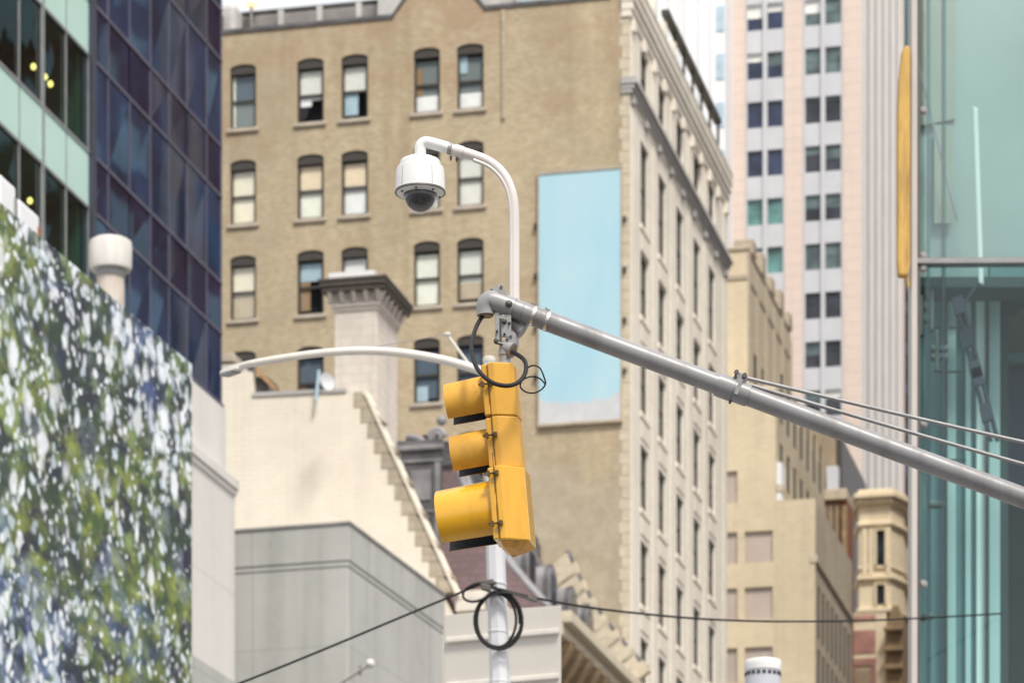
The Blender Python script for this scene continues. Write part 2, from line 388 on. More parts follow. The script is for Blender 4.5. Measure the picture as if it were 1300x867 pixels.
def raw_(nt, cb): return scaled(nt, cb.outputs[0], (.36, .62, 1))
def foliage_print():
    """a printed photograph of wet leaves: dark blue and green patches under soft white light spots"""
    m, nt, b = nodes('printed_leaf_photo')
    o = ocoord(nt)
    sp = N(nt, 'ShaderNodeSeparateXYZ'); nt.links.new(o, sp.inputs[0])
    cb = N(nt, 'ShaderNodeCombineXYZ'); nt.links.new(sp.outputs[1], cb.inputs[0]); nt.links.new(sp.outputs[2], cb.inputs[1])
    warp = N(nt, 'ShaderNodeTexNoise'); warp.inputs['Scale'].default_value = .8; warp.inputs['Detail'].default_value = 2
    nt.links.new(cb.outputs[0], warp.inputs['Vector'])
    add = N(nt, 'ShaderNodeVectorMath', operation='MULTIPLY_ADD'); nt.links.new(warp.outputs['Color'], add.inputs[0])
    add.inputs[1].default_value = (.5, .5, 0); nt.links.new(cb.outputs[0], add.inputs[2])
    w2 = N(nt, 'ShaderNodeTexNoise'); w2.inputs['Scale'].default_value = 3.2; w2.inputs['Detail'].default_value = 4; w2.inputs['Roughness'].default_value = .7
    nt.links.new(cb.outputs[0], w2.inputs['Vector'])
    add2 = N(nt, 'ShaderNodeVectorMath', operation='MULTIPLY_ADD'); nt.links.new(w2.outputs['Color'], add2.inputs[0]); add2.inputs[1].default_value = (.30, .22, 0); nt.links.new(add.outputs[0], add2.inputs[2]); add = add2
    # the picture is much wider than it looks from the street corner
    wide = scaled(nt, add.outputs[0], (.46, .74, 1), (0, 0, .12))
    raw = scaled(nt, cb.outputs[0], (.36, .62, 1))
    # layout of the printed picture: s runs along it, h up it
    sl = ramp(nt, sp.outputs[1], 1.7, 10.6); hl = ramp(nt, sp.outputs[2], 8.0, 15.3)
    wob = math_(nt, 'MULTIPLY', math_(nt, 'SUBTRACT', noise(nt, raw_(nt, cb), 1.1, 4, .65), .5), .9)
    up = ramp(nt, math_(nt, 'ADD', hl, wob), .50, .82)
    lowleft = ramp(nt, math_(nt, 'ADD', math_(nt, 'ADD', sl, math_(nt, 'MULTIPLY', hl, 1.5)), wob), .75, .25)
    lowright = ramp(nt, math_(nt, 'ADD', math_(nt, 'SUBTRACT', sl, math_(nt, 'MULTIPLY', hl, .9)), wob), .15, .55)
    mid = ramp(nt, math_(nt, 'ABSOLUTE', math_(nt, 'SUBTRACT', math_(nt, 'ADD', hl, math_(nt, 'MULTIPLY', sl, .55)), .72)), .38, .10)
    base = mixc(nt, ramp(nt, noise(nt, wide, 2.2, 5, .65), .40, .60), (.008, .012, .040), (.020, .050, .022))
    gr = ramp(nt, math_(nt, 'ADD', noise(nt, raw, .9, 3, .6), math_(nt, 'MULTIPLY', mid, .16)), .50, .64)
    leaf = mixc(nt, ramp(nt, noise(nt, wide, 3.4, 4, .6), .38, .64), (.05, .11, .025), (.36, .42, .075))
    col = mixc(nt, math_(nt, 'MULTIPLY', gr, ramp(nt, noise(nt, wide, 2.6, 4, .65), .40, .58)), base, leaf)
    blu = ramp(nt, math_(nt, 'ADD', noise(nt, scaled(nt, raw, (1, 1, 1), (0, 0, 1.3)), .8, 3, .6), math_(nt, 'MULTIPLY', lowleft, .22)), .52, .66)
    col = mixc(nt, math_(nt, 'MULTIPLY', math_(nt, 'MULTIPLY', blu, ramp(nt, noise(nt, wide, 3.0, 4, .65), .40, .6)), .55), col, (.10, .18, .46))
    dens = ramp(nt, noise(nt, raw, .75, 4, .65), .40, .62)
    # pale out-of-focus wash, heavier towards the near, low end of the print
    sx = N(nt, 'ShaderNodeSeparateXYZ'); nt.links.new(o, sx.inputs[0])
    dens = math_(nt, 'ADD', math_(nt, 'MULTIPLY', dens, .75), math_(nt, 'SUBTRACT', math_(nt, 'ADD', math_(nt, 'MULTIPLY', up, .40), math_(nt, 'MULTIPLY', lowleft, .50)), math_(nt, 'MULTIPLY', lowright, .16)))
    near = lowleft
    wash = ramp(nt, math_(nt, 'ADD', noise(nt, wide, 1.5, 5, .7), math_(nt, 'MULTIPLY', near, .07)), .54, .68)
    col = mixc(nt, math_(nt, 'MULTIPLY', wash, .3), col, (.58, .67, .82))
    for sc, st, amt, c, off_ in ((4.4, (1.1, .7, 1), .7, (.24, .34, .14), .52), (7.5, (1, .8, 1), .9, (.66, .76, .86), .49), (3.6, (1.15, .62, 1), 1.0, (.88, .92, .98), .66), (11.0, (1, .8, 1), 1.0, (.88, .92, .98), .50), (5.6, (1.1, .6, 1), 1.0, (.88, .93, .99), .59)):
        vo = N(nt, 'ShaderNodeTexVoronoi', feature='F1'); vo.inputs['Scale'].default_value = sc; vo.inputs['Randomness'].default_value = 1
        nt.links.new(scaled(nt, wide, st, (0, 0, .2+sc*.05)), vo.inputs['Vector'])
        sc_ = N(nt, 'ShaderNodeSeparateColor'); nt.links.new(vo.outputs['Color'], sc_.inputs[0])
        size = math_(nt, 'MULTIPLY', math_(nt, 'SUBTRACT', math_(nt, 'ADD', sc_.outputs[0], math_(nt, 'MULTIPLY', dens, .42)), off_), .72)
        k = ramp(nt, math_(nt, 'SUBTRACT', size, vo.outputs['Distance']), -.09, .13)
        shade = math_(nt, 'ADD', math_(nt, 'MULTIPLY', sc_.outputs[1], .4), .6)
        col = mixc(nt, math_(nt, 'MULTIPLY', math_(nt, 'MULTIPLY', k, amt), shade), col, c)
    nt.links.new(col, b.inputs['Base Color']); b.inputs['Roughness'].default_value = .5
    return m
M['print'] = foliage_print()

def yellow_blade():
    m, nt, b = nodes('streaked_yellow_paint')
    o = ocoord(nt)
    n = ramp(nt, noise(nt, scaled(nt, o, (3, 3, .5)), 3, 5, .7), .42, .7)
    nt.links.new(mixc(nt, n, (.52, .32, .075), (.26, .15, .035)), b.inputs['Base Color']); b.inputs['Roughness'].default_value = .5
    return m
M['blade'] = yellow_blade()

M['slit'] = plain('deep_window_dark', (.055, .053, .05), .6, 0, .4, .5, .15)
M['dark_pane'] = glass_dark('avenue_pane', (.045, .045, .045), .25, 1.3, 0)
# ------------------------------------------------------------------ facades
def wall(mb, plane, c, u0, u1, z0, z1, holes, depth):
    """sheet of wall with real openings and reveals. plane V: normal -v ; plane U: normal +u.
       holes: (ua, ub, za, zb, rise)"""
    def pt(u, z, d): return (u, c+d, z) if plane == 'V' else (c-d, u, z)
    us = sorted({u0, u1, *[h[0] for h in holes], *[h[1] for h in holes]})
    zs = sorted({z0, z1, *[h[2] for h in holes], *[h[3] for h in holes]})
    us = [u for u in us if u0 <= u <= u1]; zs = [z for z in zs if z0 <= z <= z1]
    for ua, ub in zip(us, us[1:]):
        run = None
        for za, zb in zip(zs, zs[1:]):
            cu, cz = (ua+ub)/2, (za+zb)/2
            inside = any(h[0] < cu < h[1] and h[2] < cz < h[3] for h in holes)
            if not inside:
                mb.face([pt(ua, za, 0), pt(ub, za, 0), pt(ub, zb, 0), pt(ua, zb, 0)])
    for ua, ub, za, zb, rise in holes:
        cu = (ua+ub)/2; hw = (ub-ua)/2
        if rise:
            arc = [(cu+hw*math.cos(math.pi*k/10)*1.0, zb-rise+rise*math.sin(math.pi*k/10)) for k in range(11)]
            for k in range(10):
                a, b2 = arc[k], arc[k+1]
                mb.face([pt(a[0], a[1], 0), pt(b2[0], b2[1], 0), pt(b2[0], zb, 0), pt(a[0], zb, 0)])
                mb.face([pt(a[0], a[1], 0), pt(b2[0], b2[1], 0), pt(b2[0], b2[1], depth), pt(a[0], a[1], depth)])
        else:
            mb.face([pt(ua, zb, 0), pt(ub, zb, 0), pt(ub, zb, depth), pt(ua, zb, depth)])
        zt = zb-rise
        mb.face([pt(ua, za, 0), pt(ub, za, 0), pt(ub, za, depth), pt(ua, za, depth)])
        mb.face([pt(ua, za, 0), pt(ua, zt, 0), pt(ua, zt, depth), pt(ua, za, depth)])
        mb.face([pt(ub, za, 0), pt(ub, zt, 0), pt(ub, zt, depth), pt(ub, za, depth)])
def sides(mb, u0, u1, v0, v1, z0, z1, which):
    q = dict(l=[(u0,v0,z0),(u0,v1,z0),(u0,v1,z1),(u0,v0,z1)], r=[(u1,v0,z0),(u1,v1,z0),(u1,v1,z1),(u1,v0,z1)],
             b=[(u0,v1,z0),(u1,v1,z0),(u1,v1,z1),(u0,v1,z1)], f=[(u0,v0,z0),(u1,v0,z0),(u1,v0,z1),(u0,v0,z1)],
             t=[(u0,v0,z1),(u1,v0,z1),(u1,v1,z1),(u0,v1,z1)])
    for k in which: mb.face(q[k])

# =================================================================== NEAR: signal, arm, camera
YA = 15.4
def arm_y(px): return 406+(px-690)*.3705
up_px = YA/F      # metres per pixel at the arm
# --- mast arm and its post
post_px = 1890
post = P(post_px, 1000, YA); post.z = 0
sp_ = thing('signal_pole', 'grey tubular mast arm rising to the left, held by two guy rods', 'signal pole', post)
o_ = post
m = MB(o_)
axis = [P(px, arm_y(px), YA) for px in (640, 800, 930, 1300, 1700, post_px)]
m.tube(axis, [12.4*up_px, 12.4*up_px, 12.5*up_px, 13*up_px, 14*up_px, 15*up_px], 28)
m.build('mast_arm', M['galv_arm'], sp_, 40)
m = MB(o_); e = smoothpath([P(652, 392.2, YA), P(640, 387.6, YA), P(629, 384.0, YA), P(621.5, 383.2, YA), P(617.3, 387, YA), P(616.2, 393, YA), P(616.4, 400.5, YA)], 5)
n_ = len(e)
m.tube(e, [13.6*up_px if i < n_*.45 else (13.6-2.4*min(1, (i-n_*.45)/(n_*.4)))*up_px for i in range(n_)], 26)
m.build('end_cap', M['galv'], sp_, 40)
m = MB(o_); m.lathe([(9.4*up_px, 0), (9.4*up_px, .003), (5.0*up_px, .003)], P(616.4, 400.9, YA), (0,0,-1)); m.build('gasket', M['rubber'], sp_)
ad = (axis[1]-axis[0]).normalized()
def ring_at(px, r, wpx, name, mat, extra=None):
    m = MB(o_); c = P(px, arm_y(px), YA)
    w = wpx*up_px
    m.lathe([(r*up_px, -w/2), (r*up_px+.0005, -w/4), (r*up_px+.0005, w/4), (r*up_px, w/2)], c, ad, 32)
    if extra: extra(m, c)
    return m.build(name, mat, sp_, 40)
ring_at(663, 13.0, 2.0, 'collar', M['galv_arm'])
def buckle(m, c):
    up = Vector((0, -.25, 1)).normalized()
    m.obox(c+up*13.8*up_px+ad*.002, ad*.011, up*.005, ad.cross(up)*.007)
    m.obox(c+up*14.5*up_px-ad*.006, ad*.004, up*.006, ad.cross(up)*.005)
for px in (677.5, 695): ring_at(px, 12.9, 4.0, 'steel_band', M['steel_band'], buckle)
ring_at(921, 14.6, 22, 'sleeve', M['galv_arm'])
ring_at(941, 13.9, 20, 'sleeve', M['galv_arm'])
# guy clamp: two lugs, bolts
m = MB(o_); c = P(936, arm_y(936), YA)
upv = Vector((-ad.z, 0, ad.x))
m.obox(c+upv*15*up_px-Vector((0,.03,0)), ad*.022, upv*.022, (0,.006,0))
m.build('guy_clamp', M['galv'], sp_, bevel=.002)
m = MB(o_); m.obox(c+upv*15*up_px+Vector((0,.03,0)), ad*.022, upv*.022, (0,.006,0)); m.build('guy_clamp', M['galv'], sp_, bevel=.002)
m = MB(o_)
m.obox(c+upv*2*up_px-Vector((0,.047,0)), ad*.009, upv*.035, (0,.004,0))
m.build('clamp_strap', M['galv'], sp_, bevel=.002)
m = MB(o_)
for dx in (-9, 2):
    q = c+upv*19*up_px+ad*dx*up_px
    m = MB(o_); m.lathe([(.011, -.05), (.011, -.038), (.006, -.038), (.006, .045), (.010, .045), (.010, .055)], q, (0,1,0), 8); m.build('bolt', M['dark_steel'], sp_)
m = MB(o_); m.obox(c-upv*15*up_px+ad*(-4*up_px), ad*.006, upv*.008, (0,.006,0))
m.build('bolt', M['dark_steel'], sp_)
for (a, b) in (((944, 479), .205), ((948, 487.5), .263)):
    m = MB(o_)
    e2 = (post_px, a[1]+(post_px-a[0])*b)
    y0 = YA-.02 if b > .22 else YA+.02
    pts = [P(a[0]+(e2[0]-a[0])*k/14, a[1]+(e2[1]-a[1])*k/14+10*math.sin(math.pi*k/14), y0) for k in range(15)]
    m.tube(pts, 2.5*up_px, 10)
    m.build('guy_rod', M['galv'], sp_, 40)
m = MB(o_)
m.tube([Vector((post.x, YA, 0)), Vector((post.x, YA, 3)), P(post_px, 610, YA)], [.16, .13, .10], 24)
m.box(post.x-.25, post.x+.25, YA-.25, YA+.25, 0.152, .19)
m.build('post', M['galv_arm'], sp_, 40)
# hanger at the arm end
def pxbox(m, px0, px1, py0, py1, y0, y1):
    a = P(px0, py1, YA); b = P(px1, py0, YA); m.box(a.x, b.x, y0, y1, a.z, b.z)
m = MB(o_)
for (pts, y) in (([(632.5, 382), (633.5, 364), (636, 360.2), (639.2, 361), (640.6, 366), (645, 376), (647, 387)], YA-.035),
                 ([(620.5, 372), (623, 366.6), (627, 364.6), (633, 362.3), (639, 368), (642, 384)], YA+.012)):
    m.prism([P(x, y_, y) for x, y_ in pts], (0, .012, 0))
m.build('lug', M['galv'], sp_, bevel=.0015)
m = MB(o_)
for q, r in ((P(636.3, 364, YA-.04), .006), (P(623.8, 368.3, YA-.0), .006)):
    m = MB(o_); m.lathe([(r, 0), (r, .006)], q, (0,1,0), 16); m.build('bolt', M['dark_steel'], sp_)
m = MB(o_)
for q in (P(646, 385.4, YA-.052),):
    m.lathe([(.016, .02), (.016, .002), (.011, -.004), (.006, -.008), (.001, -.009)], q, (0,1,0), 16)
m.build('bolt', M['dark_steel'], sp_, 40)

# hanger bracket belongs to the signal
sg_base = P(624.5, 469, YA)
sg = thing('traffic_signal', 'yellow three-section traffic signal hanging from the mast arm, seen from its side', 'traffic signal', sg_base)
rot = Matrix.Rotation(R(-4.9), 4, 'Y') @ Matrix.Rotation(R(-11), 4, 'Z')
sg.matrix_world = Matrix.Translation(sg_base) @ rot
def section(zt, zb, wf, wb, dep, mat, name):
    pr = [(0, wf/2), (.030, wf/2), (.036, wf/2-.006), (dep-.012, wb/2+.004), (dep, wb/2-.012)]
    poly = pr + [(x, -y) for x, y in reversed(pr)]
    m = MB(); m.prism([(x, y, zt-.0012) for x, y in poly], (0, 0, -(zt-zb-.0024)))
    return m.build(name, mat, sg, bevel=.006)
def visor(zc, rad, ln, mat, rx, open_deg=37, flare=.96):
    n = 40; a0 = R(-90+open_deg); a1 = R(270-open_deg)
    def shell(r0, th0, th1):
        m = MB(); rings = []
        steps = 8
        for i in range(steps+1):
            t = i/steps; rr = rad*(1+(flare-1)*t)
            ring_o = []; ring_i = []
            for k in range(n+1):
                a = a0+(a1-a0)*k/n
                # mouth cut back a little towards the lower lip
                x = rx - ln*t*(1-.06*(1-math.sin(a))/2)
                ring_o.append(m.bm.verts.new((x, (rr-th0)*math.cos(a), zc+(rr-th0)*math.sin(a)-.010*t)))
                ring_i.append(m.bm.verts.new((x, (rr-th1)*math.cos(a), zc+(rr-th1)*math.sin(a)-.010*t)))
            rings.append((ring_o, ring_i))
        for (A, a_), (B, b_) in zip(rings, rings[1:]):
            for k in range(n):
                m.bm.faces.new((A[k], A[k+1], B[k+1], B[k])); m.bm.faces.new((a_[k], b_[k], b_[k+1], a_[k+1]))
            m.bm.faces.new((A[0], B[0], b_[0], a_[0])); m.bm.faces.new((A[n], a_[n], b_[n], B[n]))
        for (A, a_) in (rings[0], rings[-1]):
            for k in range(n): m.bm.faces.new((A[k], a_[k], a_[k+1], A[k+1]))
        return m
    vs = shell(rad, 0, .0022).build('visor', mat, sg, 40)
    shell(rad, .0025, .0042).build('visor_lining', M['black_in'], vs, 40)
    return vs
M['lens_red'] = plain('red_lens', (.30, .02, .015), .15); M['lens_amber'] = plain('amber_lens', (.45, .17, .01), .15); M['lens_green'] = plain('green_lens', (.01, .22, .14), .15)
spec = [(0, -.238, .235, .135, .108, .097, .185, 'yellow_old', 'lens_red'),
        (-.238, -.470, .235, .135, .108, .097, .180, 'yellow_old', 'lens_amber'),
        (-.470, -.800, .335, .165, .120, .145, .262, 'yellow_new', 'lens_green')]
for zt, zb, wf, wb, dep, rad, ln, mt, lens in spec:
    zc = (zt+zb)/2
    section(zt, zb, wf, wb, dep, M[mt], 'housing')
    m = MB(); hw = wf/2-.002
    m.box(-.030, -.002, -hw, hw, zb+.006, zt-.006); d = m.build('door', M[mt], sg, bevel=.006)
    m = MB(); m.lathe([(rad+.009, .002), (rad+.009, -.006), (rad-.012, -.006)], (-.030, 0, zc), (1,0,0), 48); m.build('lens_rim', M[mt], sg, 40)
    visor(zc-.004, rad, ln, M[mt], -.031)
    m = MB(); m.lathe([(rad-.012, 0), (rad*.8, -.012), (rad*.45, -.024), (.001, -.028)], (-.034, 0, zc), (1,0,0), 40); m.build('lens', M[lens], sg, 60)
# bottom pan of the last section
M['pan'] = painted('grimy_yellow', (.55, .27, .03), .6, (.10, .05, .015), .8, scale=16)
m = MB(); w = .335; wb = .165; dep = .12
top = [(-.0, -w/2+.004), (dep-.004, -wb/2), (dep-.004, wb/2), (-.0, w/2-.004)]
bot = [(-.0, -w/2+.06), (dep*.7, -wb/2+.03), (dep*.7, wb/2-.03), (-.0, w/2-.05)]
A = [m.bm.verts.new((x, y, -.799)) for x, y in top]; B = [m.bm.verts.new((x, y, -.818)) for x, y in bot]
m.bm.faces.new(A); m.bm.faces.new(B)
for i in range(4): m.bm.faces.new((A[i], A[(i+1)%4], B[(i+1)%4], B[i]))
m.build('bottom_pan', M['pan'], sg, bevel=.004)
# latches on the near side
for zl, hw in ((-.098, .12), (-.325, .12), (-.507, .17), (-.728, .17)):
    m = MB(); y = -hw-.002
    m.tube([(-.024, y-.010, zl), (.020, y-.010, zl)], .0042, 10)
    m.obox((-.024, y-.007, zl), (.005, 0, 0), (0, .007, 0), (0, 0, .012))
    m.obox((.014, y-.007, zl), (.006, 0, 0), (0, .007, 0), (0, 0, .010))
    m.obox((-.034, y-.010, zl+.004), (.009, 0, .003), (0, .0025, 0), (0, 0, .0035))
    m.obox((-.034, y-.010, zl-.005), (.009, 0, -.003), (0, .0025, 0), (0, 0, .0035))
    m.lathe([(.009, -.005), (.009, .005)], (.002, y-.010, zl), (1,0,0), 8)
    m.build('latch', M['brass'], sg, 30)
    m = MB(); m.tube([(-.0005, -hw+.001, zl-.08), (-.0005, -hw+.001, zl+.09)], .0016, 6); m.build('hinge_pin', M['dark_steel'], sg)
# hanger parts, written in picture-plane metres and turned back into the signal's frame
inv = sg.matrix_world.inverted()
def sgpart(m, name, mat, smooth=None, bevel=0):
    bmesh.ops.transform(m.bm, matrix=inv, verts=m.bm.verts)
    return m.build(name, mat, sg, smooth, bevel)
m = MB(); m.lathe([(.034, -.036), (.034, -.02), (.030, -.012), (.030, 0), (.026, .004), (.026, .030), (.030, .034), (.030, .055)], P(641, 461, YA), (0,0,1), 24); sgpart(m, 'neck', M['galv'], 40)
m = MB(); ax_ = Vector((.85, -.45, -.42)).normalized()
c0 = P(640, 441, YA)
m.lathe([(.012, -.02), (.028, -.008), (.031, .0), (.030, .040), (.034, .042), (.034, .050), (.026, .050)], c0, ax_, 28); sgpart(m, 'cable_elbow', M['galv'], 40)
m = MB(); m.lathe([(.0255, .049), (.0255, .0515), (.011, .0515)], c0, ax_, 24); sgpart(m, 'gasket', M['rubber'])
m = MB()
m.prism([P(x, y, YA-.028) for x, y in ((643, 438), (641.5, 428), (645, 422.5), (651, 420.8), (655, 424), (656, 436), (652, 441))], (0, .012, 0))
sgpart(m, 'lug_plate', M['galv'], bevel=.002)
m = MB()
for x, y in ((648.4, 427), (644, 430.5)): m.lathe([(.006, 0), (.006, .006), (.003, .006)], P(x, y, YA-.033), (0,1,0), 14)
sgpart(m, 'plate_hole', M['black_in'])
m = MB()
pxbox(m, 628.5, 634, 398, 437, YA-.022, YA-.012); pxbox(m, 636.5, 649, 402, 430, YA-.030, YA-.020); pxbox(m, 634, 637, 404, 434, YA-.005, YA+.025)
pxbox(m, 641, 648, 398, 426, YA+.0, YA+.03)
sgpart(m, 'hanger_plate', M['galv'], bevel=.002)
m = MB()
for x, y, r in ((640, 407.5, .014), (630.2, 432.5, .013), (646.5, 410, .007), (631, 420, .005), (640.5, 424, .006)):
    m = MB(); m.lathe([(r, .012), (r, 0), (r*.55, -.003), (r*.5, -.012), (.001, -.012)], P(x, y, YA-.034), (0,1,0), 8); sgpart(m, 'hanger_bolt', M['dark_steel'], 30)
m = MB(); m.tube([P(628, 434.5, YA-.03), P(638, 437, YA-.03)], .007, 8)
sgpart(m, 'hanger_bolt', M['dark_steel'], 30)
m = MB()
m.lathe([(.016, 0), (.021, .02), (.024, .05), (.034, .075), (.034, .085)], P(645, 407, YA+.035), (.8, -.1, -.65), 20)
sgpart(m, 'cable_horn', M['galv'], 40)

# --- cables at the arm end
cp = [(400,322),(372,365),(345,420),(320,510),(322,590),(345,670),(395,740),(470,793),(560,811),(635,790),(682,735),(692,670),(668,622),(600,577)]
ys = [15.4,15.39,15.36,15.28,15.22,15.18,15.15,15.14,15.14,15.16,15.2,15.25,15.3,15.36]
pts = smoothpath([P(540+x/5.417, 340+y/5.417, yy) for (x, y), yy in zip(cp, ys)], 6)
m = MB(pts[0]); m.tube(pts, .0098, 12); o = m.build('signal_cable', M['cable_grey'], None, 60); o.location = pts[0]
tag(o, 'thick black cable looping from the arm end into the signal top', 'cable')
cp = [(672,760),(690,705),(715,680),(748,672),(788,690),(812,740),(826,795),(800,835),(750,860),(700,856),(665,835),(652,805),(672,770),(725,748),(785,760),(820,795),(824,806)]
pts = smoothpath([P(540+x/5.417, 340+y/5.417, 15.22+.02*math.sin(i)) for i, (x, y) in enumerate(cp)], 6)
m = MB(pts[0]); m.tube(pts, .0035, 8); o = m.build('loop_wire', M['cable'], None, 60); o.location = pts[0]
tag(o, 'thin black wire in two small loops beside the thick cable', 'wire')

# --- camera pipe and dome camera
YC = 15.62
k_ = YC/F
base = P(653, 440, YC)
cpole = thing('camera_pole', 'white bent pipe clamped behind the mast arm, carrying the dome camera', 'pole', base)
path = smoothpath([P(571.0, 189.0, YC), P(600, 197.5, YC), P(621, 206.3, YC), P(637, 220, YC), P(647, 238, YC), P(652, 262, YC), P(653, 300, YC), P(653, 360, YC), P(653, 440, YC)], 7)
m = MB(base); m.tube(path, 6.5*k_, 24); m.build('pipe', M['white_pipe'], cpole, 50)
m = MB(base); pth = smoothpath([P(601, 203.4, YC-.012), P(620, 211.5, YC-.012), P(634, 224, YC-.012), P(643.5, 241, YC-.012), P(648.2, 264, YC-.012), P(649, 300, YC-.012), P(649, 360, YC-.012), P(649, 436, YC-.012)], 6)
m.tube(pth, 2.4*k_, 12); m.build('conduit', M['white_pipe'], cpole, 50)
m = MB(base)
d = (P(576.5, 190.6, YC)-P(600, 197.5, YC)).normalized()
m.lathe([(6.9*k_, -.03), (7.6*k_, -.028), (7.6*k_, .010), (7.0*k_, .012)], P(580, 191.8, YC), d, 28); m.build('coupling', M['white_pipe'], cpole, 40)
m = MB(base); m.lathe([(7.3*k_, -.004), (7.5*k_, -.003), (7.5*k_, .013), (6.9*k_, .014)], P(572.5, 189.5, YC), d, 28); m.build('grey_ring', M['galv'], cpole, 40)
m = MB(base)
for x, y in ((572.4, 198.3), (579.8, 200.5)): m.lathe([(.006, 0), (.006, .012), (.004, .012), (.004, .02)], P(x, y, YC), (0, 0, -1), 8)
m.build('set_screw', M['dark_steel'], cpole)
m = MB(base)
m.obox(P(660, 404, 15.53), (.042, 0, -.016), (0, .05, 0), (.004, 0, .012)); m.obox(P(648, 402, 15.6), (.012, 0, 0), (0, .02, 0), (0, 0, .05))
m.build('clamp_bracket', M['galv'], cpole, bevel=.003)

cam_c = P(533.5, 240, YC)
cam = thing('security_camera', 'white dome security camera hanging from the bent white pipe', 'security camera', cam_c)
def prof(pts): return [(r*k_, -(y-240)*k_) for r, y in pts]
m = MB(cam_c)
m.lathe(prof([(7.4, 190), (7.4, 199), (12, 200.6), (20, 202.5), (24.5, 204.8), (26.2, 208), (26.6, 212.5), (29.6, 214), (30.6, 217), (31.6, 240), (31.9, 243)]), cam_c, (0,0,1), 64, capb=False)
m.build('camera_housing', M['white_cam'], cam, 35)
m = MB(cam_c); m.lathe(prof([(31.9, 243.2), (32.1, 244), (32.1, 245.4), (30.6, 245.4)]), cam_c, (0,0,1), 64, False, False); m.build('rim_gasket', M['dark_steel'], cam, 40)
m = MB(cam_c); m.lathe(prof([(31.0, 244.6), (29.5, 246.0), (23.0, 247.6), (21.6, 247.8)]), cam_c, (0,0,1), 64, False, False); m.build('trim_ring', M['white_cam'], cam, 40)
for a in (-100, -50, -150, 20, 140):
    m = MB(cam_c); a = R(a); q = cam_c+Vector((26.3*k_*math.cos(a), 26.3*k_*math.sin(a), -7.2*k_)); m.lathe([(.0055, 0), (.0055, .004)], q, (0,0,-1), 10); m.build('screw', M['dark_steel'], cam)
for a in (-60, -135, 35, 130):   # moulded seams down the housing
    m = MB(cam_c); a = R(a); dv = Vector((math.cos(a), math.sin(a), 0))
    m.tube([cam_c+dv*30.75*k_+Vector((0,0,22*k_)), cam_c+dv*31.85*k_+Vector((0,0,-2*k_))], .0012, 6); m.build('seam', M['galv'], cam)
M['dome'] = glass_clear('clear_dome', (.93, .92, .94), 1.0, 1.55, .01)
m = MB(cam_c); RR = 21.4
m.lathe([(RR*k_, -7.6*k_)]+[(RR*k_*math.cos(R(a)), -8.6*k_-RR*1.05*k_*math.sin(R(a))) for a in range(0, 90, 6)]+[(.0002, -8.6*k_-RR*1.05*k_)], cam_c, (0,0,1), 56, False, False)
m.build('dome', M['dome'], cam, 60)
m = MB(cam_c)
m.lathe([(19.3*k_, -6*k_)]+[(19.3*k_*math.cos(R(a)), -9.0*k_-19.3*k_*math.sin(R(a))) for a in range(0, 90, 8)]+[(.0002, -28.3*k_)], cam_c, (0,0,1), 40)
m.build('camera_module', M['black_in'], cam, 60)
m = MB(cam_c); q = cam_c+Vector((3*k_, -15.5*k_, -19*k_))
m.lathe([(5.5*k_, -.01), (5.5*k_, .006), (4.2*k_, .006), (3.6*k_, .002)], q, (.25, -.85, -.45), 24); m.build('camera_lens', M['dark_steel'], cam, 40)
m = MB(cam_c); m.tube(smoothpath([P(533.4, 200, YC), P(533.2, 191, YC), P(534.8, 184.5, YC), P(540, 181.3, YC), P(549, 182.6, YC), P(570, 188.7, YC)], 6), 7.2*k_, 24); m.build('elbow_arm', M['white_cam'], cam, 50)

# =================================================================== street lamp with arm, cable coils, wires
YL = 30.0; kl = YL/F
lb = P(629+ (867-700)*.033+60, 1900, YL)
xb = P(629-.033*700, 0, YL)
def lampx(py): return 629+(py-700)*.033
zground_py = HY+CZ/YL*F
foot = P(lampx(zground_py), zground_py, YL)
lamp = thing('street_lamp', 'pale grey eight-sided lamp post with a long curved arm and drooping lamp head', 'street lamp', foot)
m = MB(foot)
m.tube([foot+Vector((0,0,.15)), P(lampx(1200), 1200, YL), P(lampx(867), 867, YL), P(lampx(700), 700, YL), P(lampx(459), 459, YL)], [17*kl, 14.5*kl, 12.8*kl, 12.1*kl, 7.5*kl], 8)
m.build('post', M['lamp_pole'], lamp, 20)
m = MB(foot); q = P(lampx(459), 459, YL); m.lathe([(7.9*kl, -.01), (8.3*kl, .0), (8.3*kl, .028), (6.5*kl, .038), (.001, .042)], q, (0,0,1), 20); m.build('post_cap', M['lamp_arm'], lamp, 40)
ap = smoothpath([P(622, 474.5, YL), P(601, 467.8, YL), P(560, 456.4, YL), P(510, 448, YL), P(460, 445.3, YL), P(410, 448, YL), P(360, 454.6, YL+.05), P(320, 461.5, YL+.15), P(303, 466, YL+.3)], 6)
m = MB(foot); n_ = len(ap); m.tube(ap, [(5.9-1.7*i/n_)*kl for i in range(n_)], 16); m.build('lamp_arm', M['lamp_arm'], lamp, 50)
m = MB(foot); h0 = P(305, 465.4, YL+.25); h1 = P(281, 474.0, YL+.85)
dv = (h1-h0); sv = Vector((dv.y, -dv.x, 0)).normalized(); uv = Vector((0, 0, 1))
